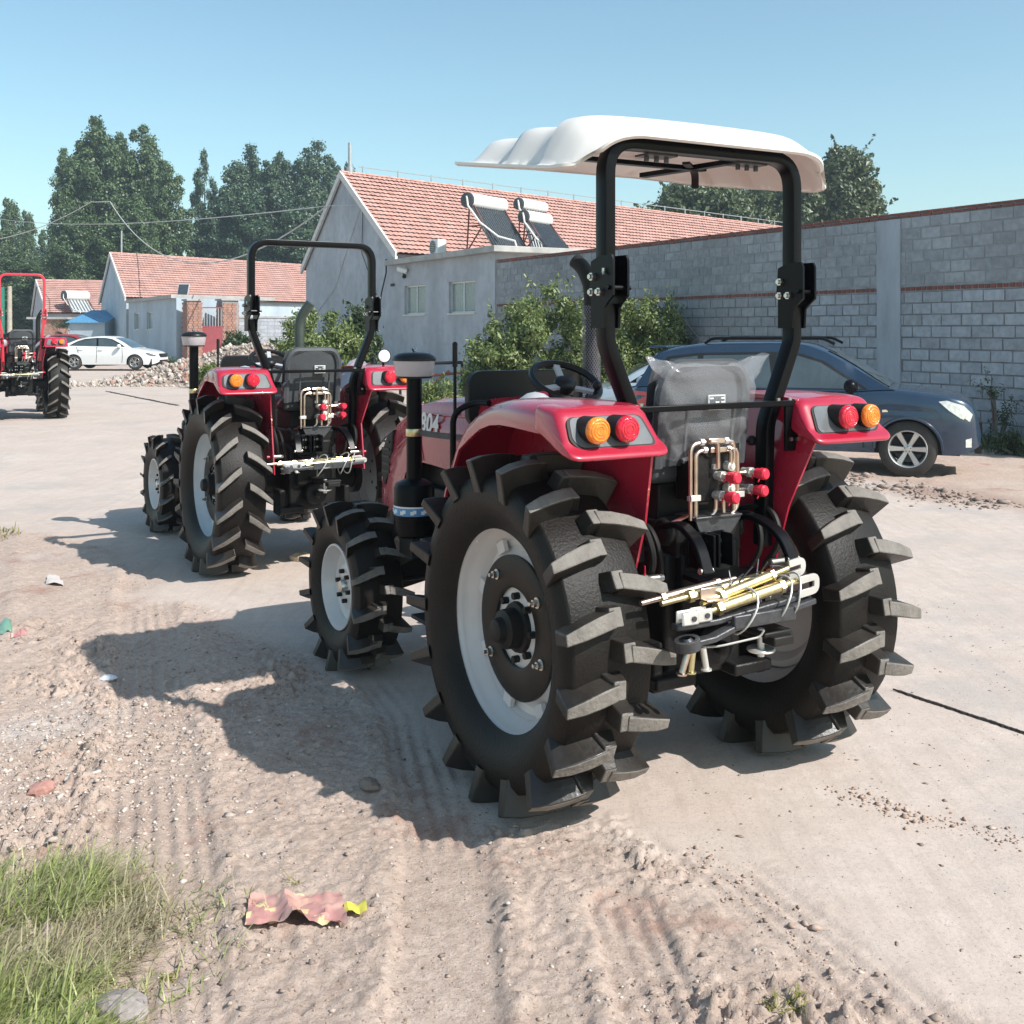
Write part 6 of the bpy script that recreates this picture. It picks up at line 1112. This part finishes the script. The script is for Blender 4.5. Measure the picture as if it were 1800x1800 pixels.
def car(name, label, loc, rz, d, scale=1):
    root = thing(name, label, 'car', loc, rz); root.scale = (scale,)*3
    L2, W2, sill, WB = d['L']/2, d['W']/2, d['sill'], d['wheels']; wr, ar = d['wr'], d['wr']*1.13
    deck, roof, plan = d['deck'], d['roof'], d['plan']; zd = lambda x: sinterp(deck, x); wd_ = lambda x: sinterp(plan, x)*W2; zr = lambda x: sinterp(roof, x)
    def z0(x):
        z = sill+.12*max(0, (abs(x)-L2+.35)/.35)**2
        for wx in WB:
            if abs(x-wx) < ar: z = max(z, wr+math.sqrt(ar*ar-(x-wx)**2)*.97)
        return z
    def side(x, z):                                                  # half width of the body side at height z
        b = zd(x)-.05; t = (z-sill)/max(.1, b-sill); t = max(0, min(1.02, t)); return wd_(x)*(1-.055*(1-t)**2-.05*max(0, t-.55)**2/.2-.012*math.exp(-((t-.72)/.05)**2))
    xs_ = set(); n = 120
    for i in range(n+1): xs_.add(round(-L2+2*L2*i/n, 4))
    for wx in WB:
        for e in (-ar, ar): xs_.update((round(wx+e*.9999,4), round(wx+e*1.0001,4))); 
    xs_ = sorted(xs_); rows = []
    for x in xs_:
        b = zd(x)-.05; a = min(z0(x), b-.05); r = []
        for j in range(9): z = a+(b-a)*j/8; r.append((x, side(x,z), z))
        yb = side(x,b)
        for f, hgt in ((.965,.55),(.88,.85),(.6,1.0),(.3,1.12),(0,1.16)): r.append((x, yb*f, b+.05*hgt))
        rows.append(r+[(p[0],-p[1],p[2]) for p in r[-2::-1]])
    k = len(rows[0]); mb = MB(); mb.add([p for r in rows for p in r], [(i*k+j, i*k+j+1, (i+1)*k+j+1, (i+1)*k+j) for i in range(len(rows)-1) for j in range(k-1)]+[tuple(range(k)), tuple(range((len(rows)-1)*k, len(rows)*k))])
    body = place(bpy.data.objects.new('body', mb.mesh('body', d['paint'], 32)), root)
    ub = MB(); ub.box((0,0,sill+.12),(2*L2-.5, 2*W2*.86, .26)); place(bpy.data.objects.new('underbody', ub.mesh('underbody', M['black_matte'], 0)), root)
    # cabin
    xa, xb = roof[0][0], roof[-1][0]; rows = []; m = 64
    def cab(x, s): b = zd(x)-.012; zt = max(zr(x), b); t = min(1, (zt-b)/.35); y0, y1 = side(x, zd(x)-.05)*.965, side(x, zd(x)-.05)*(.965-.17*t); return (x, y0+(y1-y0)*s, b+(zt-.035*t-b)*s)
    for i in range(m+1):
        x = xa+(xb-xa)*i/m; r = [cab(x, s) for s in (0,.33,.66,1)]; b = zd(x)-.012; zt = max(zr(x), b); q = r[-1]; dz = zt-q[2]
        r += [(x, q[1]*.93, q[2]+dz*.75), (x, q[1]*.6, zt+.004), (x, 0, zt+.012)]; rows.append(r+[(p[0],-p[1],p[2]) for p in r[-2::-1]])
    k = len(rows[0]); mb = MB(); mb.add([p for r in rows for p in r], [(i*k+j, i*k+j+1, (i+1)*k+j+1, (i+1)*k+j) for i in range(m) for j in range(k-1)])
    place(bpy.data.objects.new('cabin', mb.mesh('cabin', d['paint'], 40)), root)
    def on(x, z, off, s):
        b = cab(x,0); t = cab(x,1); q = max(0, min(1, (z-b[2])/max(.02, t[2]-b[2]))); return V3(x, (b[1]+(t[1]-b[1])*q+off)*s, z)
    def patch(nm, poly, off, mat, par, s, sub=10):
        bm = bmesh.new(); vs = [bm.verts.new(on(x,z,off,s)) for x, z in poly]; bm.faces.new(vs); bmesh.ops.triangulate(bm, faces=bm.faces[:]); me = bpy.data.meshes.new(nm); bm.to_mesh(me); bm.free(); me.materials.append(mat); return place(bpy.data.objects.new(nm, me), par)
    def dens(poly, st=.12):
        o = []
        for a, b in zip(poly, poly[1:]+poly[:1]):
            n_ = max(1, int(math.dist(a,b)/st)); o += [(a[0]+(b[0]-a[0])*i/n_, a[1]+(b[1]-a[1])*i/n_) for i in range(n_)]
        return o
    for s in (1, -1):
        fr = patch('window_frame', dens(d['dlo']), .004, d['trim'], root, s)
        for w_ in d['windows']: patch('window', dens(w_), .009, M['car_glass'], root, s)
        for ln_ in d['lines']:
            t = MB(); pts_ = []
            for x, z in [(a[0]+(b[0]-a[0])*i/8, a[1]+(b[1]-a[1])*i/8) for a, b in zip(ln_, ln_[1:]) for i in range(9)]: pts_.append((x, (side(x,z)+.001)*s, z))
            t.tube(pts_, .009, 5); place(bpy.data.objects.new('shut_line', t.mesh('shut_line', M['black_matte'])), root)
        for hx, hz in d['handles']: t = MB(); y = side(hx,hz); t.bar(arc_path([(hx-.10,(y-.01)*s,hz),(hx-.08,(y+.03)*s,hz),(hx+.08,(y+.03)*s,hz),(hx+.10,(y-.01)*s,hz)], .03), .022, .028, up=UP); place(bpy.data.objects.new('door_handle', t.mesh('door_handle', d['paint'])), root)
        mx, mz = d['mirror']; t = MB(); y = side(mx, zd(mx)-.06); t.sphere((mx+.02,(y+.13)*s,mz+.06), .12, 14, 9, (.75,.95,.78)); t.cyl((mx+.02,(y-.03)*s,mz-.02),(mx+.02,(y+.10)*s,mz+.02),.03,n=8); place(bpy.data.objects.new('mirror', t.mesh('mirror', d['mirror_mat'])), root)
        for nm, poly, m_, off in d['lamps']:
            t = bmesh.new(); P2 = dens(poly, .06); bm = bmesh.new(); vs = [bm.verts.new((x, (side(x,z)*.995+off)*s, z)) for x, z in P2]; bm.faces.new(vs); bmesh.ops.triangulate(bm, faces=bm.faces[:]); me = bpy.data.meshes.new(nm); bm.to_mesh(me); bm.free(); t.free(); me.materials.append(M[m_]); place(bpy.data.objects.new(nm, me), root)
        for wx in WB:
            cy = W2*.955; t = MB(); wdt = d['tw']
            t.lathe([(wr*.66,-wdt/2),(wr*.72,-wdt/2-.004),(wr*.92,-wdt/2+.004),(wr,-wdt/2+.03),(wr*1.003,0),(wr,wdt/2-.03),(wr*.92,wdt/2-.004),(wr*.72,wdt/2+.004),(wr*.66,wdt/2)], 40, ax=(0,1,0)); w_ = place(bpy.data.objects.new('wheel', t.mesh('wheel', M['car_tyre'])), root, (wx, (cy-wdt/2)*s, wr))
            rm = MB(); o_ = wdt/2*s; rm.lathe([(wr*.67,o_),(wr*.655,o_+.004*s),(wr*.63,o_-.002*s),(wr*.60,o_-.03*s),(wr*.58,-o_*.6)], 40, ax=(0,1,0))
            for q in range(d['spokes']):
                a = 2*math.pi*q/d['spokes']; ca, sa = math.cos(a), math.sin(a); pr = V3(-sa,0,ca)
                for e in d['fork']:
                    r0 = V3(ca,0,sa)*wr*.12+pr*e*wr*.03; r1 = V3(ca,0,sa)*wr*.62+pr*e*wr*d['splay']; wa, wb = d['sw']
                    y0_, y1_ = o_*.80, o_*.93; n0 = pr*wa*wr; n1_ = pr*wb*wr; Yv = V3(0,1,0)
                    rm.hexa([r0-n0+Yv*(y0_-.03*s), r0+n0+Yv*(y0_-.03*s), r1+n1_+Yv*(y1_-.03*s), r1-n1_+Yv*(y1_-.03*s)], [r0-n0*.7+Yv*y0_, r0+n0*.7+Yv*y0_, r1+n1_*.8+Yv*y1_, r1-n1_*.8+Yv*y1_])
            rm.lathe([(0,o_*.84),(wr*.10,o_*.84),(wr*.15,o_*.78),(wr*.16,o_*.6)], 18, ax=(0,1,0)); place(bpy.data.objects.new('rim', rm.mesh('rim', M['alloy'], 30)), w_)
            for q in range(5): a = q*1.2566+.3; t = MB(); t.cyl((math.cos(a)*wr*.10,o_*.83,math.sin(a)*wr*.10),(math.cos(a)*wr*.10,o_*.86,math.sin(a)*wr*.10),wr*.022,n=6); place(bpy.data.objects.new('wheel_nut', t.mesh('wheel_nut', M['black_matte'])), w_)
            br = MB(); br.lathe([(0,-o_*.3),(wr*.5,-o_*.3),(wr*.5,-o_*.1),(0,-o_*.1)], 24, ax=(0,1,0)); place(bpy.data.objects.new('brake_disc', br.mesh('brake_disc', M['steel_dark'])), w_)
            ah = MB(); ah.lathe([(ar*1.0,(W2*.94)*s),(ar*1.0,(W2*.45)*s)], 30, o=(wx,0,wr), ax=(0,1,0), a0=-.1, a1=math.pi+.1); place(bpy.data.objects.new('wheel_arch', ah.mesh('wheel_arch', M['black_matte'])), root)
            tr = MB(); pts_ = []
            for q in range(25):
                a = math.pi*q/24; x = wx-math.cos(a)*ar*1.01; z = wr+math.sin(a)*ar*.985
                if z > sill-.02: pts_.append((x, side(x, z)*s*1.002, z))
            if d['arch_trim']: tr.tube(pts_, .022, 6); place(bpy.data.objects.new('arch_trim', tr.mesh('arch_trim', d['paint'])), root)
    for nm, (x0,x1) in (('windscreen', d['ws']), ('rear_window', d['rw'])):
        mb = MB(); mb.grid(lambda u, v: (lambda x: (x, (v-.5)*2*side(x, zd(x)-.05)*(.80-.10*min(1,(zr(x)-zd(x))/.4)), zr(x)+.010+.010*(1-(2*v-1)**2)))(x0+(x1-x0)*u), 12, 10); place(bpy.data.objects.new(nm, mb.mesh(nm, M['car_glass'], 60)), root)
    for s in (1, -1):
        if d.get('rails'):
            t = MB(); t.tube(arc_path([(-1.25,.58*s,d['rails']-.07),(-1.15,.60*s,d['rails']),(.35,.60*s,d['rails']+.005),(.50,.58*s,d['rails']-.07)], .06), .020, 8); place(bpy.data.objects.new('roof_rail', t.mesh('roof_rail', M['black_paint'])), root)
    if d.get('antenna'): t = MB(); t.cyl((-1.45,.2,d['rails']-.08),(-1.85,.2,d['rails']+.42),.008,.004,n=6); place(bpy.data.objects.new('antenna', t.mesh('antenna', M['black_matte'])), root)
    if d.get('spoiler'): t = MB(); t.box((-1.92,0,d['spoiler']),(.26,1.15,.035)); o = t.build('spoiler', d['paint'], root, bev=.012)
    gr = MB(); gr.box((L2-.02,0,.62),(.08,W2*.9,.16)); gr.box((L2-.03,0,.36),(.08,W2*1.1,.12)); place(bpy.data.objects.new('grille', gr.mesh('grille', M['black_matte'], 0)), root)
    return root
P('car_trim', (.010,.010,.011), .5); P('car_glass', (.055,.072,.076), .04, var=.3, scale=1.5, coat=.5, spec=.9); P('car_tyre', (.020,.019,.018), .75, var=.2, dust=.15); P('alloy', (.60,.60,.59), .28, .75, var=.04); P('paint_blue', (.017,.040,.076), .25, .25, var=.06, coat=.8, dust=.05, dustcol=(.25,.23,.21)); P('paint_white', (.72,.73,.72), .3, var=.03, coat=.6); P('paint_silver', (.36,.42,.46), .3, .4, var=.04, coat=.6); P('paint_red', (.30,.025,.03), .3, var=.05, coat=.6); P('head_glass', (.62,.63,.58), .12, var=.25, scale=25, coat=.8); P('chrome', (.75,.75,.74), .15, 1, var=.02); P('side_marker', (.70,.55,.35), .2); P('tail_glass', (.45,.03,.03), .15, coat=.6)
M['glass_trim'] = M['black_paint']
suv = dict(L=4.60, W=1.815, sill=.30, wheels=(-1.23,1.43), wr=.362, tw=.225, paint=M['paint_blue'], trim=M['car_trim'], mirror_mat=M['black_paint'],
 deck=[(-2.30,.98),(-2.24,1.08),(-1.9,1.12),(-1.2,1.12),(0,1.095),(.70,1.095),(.95,1.115),(1.25,1.13),(1.65,1.10),(1.95,1.055),(2.12,1.0),(2.23,.90),(2.28,.74),(2.30,.60)],
 plan=[(-2.30,.80),(-2.15,.93),(-1.8,.985),(-1.0,1.0),(.8,1.0),(1.45,.995),(1.85,.975),(2.08,.91),(2.22,.80),(2.30,.64)],
 roof=[(-2.22,1.10),(-2.12,1.25),(-1.98,1.52),(-1.85,1.605),(-1.3,1.70),(-.5,1.725),(.05,1.715),(.32,1.655),(.72,1.45),(1.05,1.235),(1.27,1.10)],
 dlo=[(-1.98,1.115),(-1.90,1.36),(-1.75,1.52),(-1.3,1.575),(-.3,1.595),(.08,1.575),(.38,1.48),(.62,1.32),(.88,1.16),(.95,1.115)],
 windows=[[(-1.88,1.14),(-1.82,1.36),(-1.70,1.485),(-1.32,1.535),(-1.32,1.135)], [(-1.24,1.13),(-1.24,1.54),(-.35,1.56),(-.28,1.11)], [(-.18,1.12),(-.24,1.56),(.05,1.545),(.34,1.455),(.58,1.30),(.82,1.155),(.86,1.12)]],
 lines=[[(-.26,1.06),(-.24,.60),(-.28,.36)], [(.86,1.02),(.93,.70),(.88,.36)], [(-1.20,1.06),(-1.25,.85)]], handles=[(-.08,.92),(-1.02,.93)], mirror=(.72,1.10), rails=1.775, antenna=True, spoiler=1.65,
 lamps=[('headlight', [(2.17,.73),(2.20,.82),(2.10,.93),(1.90,.995),(1.80,.98),(1.92,.87),(2.06,.77)], 'head_glass', .012), ('side_marker', [(1.12,.83),(1.19,.835),(1.19,.865),(1.12,.86)], 'side_marker', .006), ('fog_light', [(2.12,.40),(2.19,.40),(2.19,.52),(2.12,.50)], 'head_glass', .008), ('tail_light', [(-2.22,.82),(-2.0,.85),(-2.02,1.02),(-2.22,1.04)], 'tail_glass', .010)],
 spokes=6, fork=(0,), splay=0, sw=(.085,.11), arch_trim=True, ws=(.42,1.20), rw=(-2.18,-1.96))
pw = G(1615,838); yaw = R(-22); cw = V3(1.43*math.cos(yaw)-(-.80)*math.sin(yaw), 1.43*math.sin(yaw)+(-.80)*math.cos(yaw), 0)
car('parked_suv', 'dark blue SUV with roof rails parked before the block wall', pw-cw+V3(-.14,0,0), yaw, suv, 1.0)
sedan = dict(L=4.70, W=1.80, sill=.22, wheels=(-1.36,1.37), wr=.325, tw=.21, paint=M['paint_white'], trim=M['black_paint'], mirror_mat=M['paint_white'],
 deck=[(-2.35,.88),(-2.28,1.00),(-1.9,1.03),(-1.3,1.00),(0,.97),(.9,.955),(1.3,.92),(1.8,.84),(2.15,.74),(2.30,.62),(2.35,.52)],
 plan=[(-2.35,.74),(-2.2,.88),(-1.8,.97),(-1.0,1.0),(.8,1.0),(1.45,.99),(1.9,.93),(2.2,.80),(2.35,.62)],
 roof=[(-1.98,1.025),(-1.6,1.20),(-1.2,1.36),(-.6,1.45),(-.1,1.465),(.3,1.42),(.75,1.22),(1.15,.97),(1.28,.92)],
 dlo=[(-1.62,1.05),(-1.28,1.24),(-.95,1.345),(-.4,1.395),(0,1.39),(.30,1.34),(.62,1.18),(.92,1.0)],
 windows=[[(-1.50,1.065),(-1.24,1.215),(-.98,1.305),(-.40,1.355),(-.36,1.03)], [(-.28,1.03),(-.31,1.36),(0,1.355),(.27,1.305),(.58,1.15),(.80,1.02)]],
 lines=[[(-.33,1.0),(-.32,.55),(-.36,.30)], [(.80,.95),(.84,.60),(.80,.30)], [(-1.25,.98),(-1.15,.75)]], handles=[(-.16,.86),(-1.05,.88)], mirror=(.70,.97),
 lamps=[('headlight', [(2.05,.60),(2.26,.58),(2.22,.66),(1.90,.75),(1.84,.72)], 'lamp_panel', .012), ('tail_light', [(-2.27,.78),(-2.0,.80),(-2.0,.93),(-2.27,.95)], 'tail_glass', .01)],
 spokes=5, fork=(-1,1), splay=.13, sw=(.03,.045), arch_trim=False, ws=(.40,1.20), rw=(-1.90,-1.1))
def at_wheel(u, v, wx, W_, yaw): p = G(u, v); return p-V3(wx*math.cos(yaw)+W_*math.sin(yaw), wx*math.sin(yaw)-W_*math.cos(yaw), 0)
y_ = R(-3); p = A(236,600,50); p.z = 0
car('parked_sedan', 'white sedan parked in front of the pale blue wall', p-V3(1.37*math.cos(y_)+.8*math.sin(y_), 1.37*math.sin(y_)-.8*math.cos(y_), -.06), y_, sedan, 1.04)
s2 = dict(sedan); s2['paint'] = s2['mirror_mat'] = M['paint_red']; p = A(128,600,58); p.z = 0
car('parked_sedan', 'dark red car half hidden behind the white sedan', p, R(2), s2, 1.12)
s3 = dict(sedan); s3['paint'] = s3['mirror_mat'] = M['paint_silver']; p = A(1192,600,19.2); p.z = 0
car('parked_sedan', 'silver blue car behind the dark SUV, nose towards the bushes', p, R(178), s3, 1.0)
# ================================================================ summer air between here and the poplars
hm = bpy.data.materials.new('haze'); hm.use_nodes = True; t_ = hm.node_tree; t_.nodes.remove(t_.nodes['Principled BSDF'])
pv = t_.nodes.new('ShaderNodeVolumePrincipled'); pv.inputs['Density'].default_value = .0009; pv.inputs['Color'].default_value = (.80,.90,1,1); pv.inputs['Anisotropy'].default_value = .3; t_.links.new(pv.outputs[0], t_.nodes['Material Output'].inputs['Volume'])
k = MB(); k.box((0,215,14),(760,460,30)); hz_ = k.build('haze', hm, smooth=0); hz_['kind'] = 'stuff'; SC.cycles.volume_bounces = 0
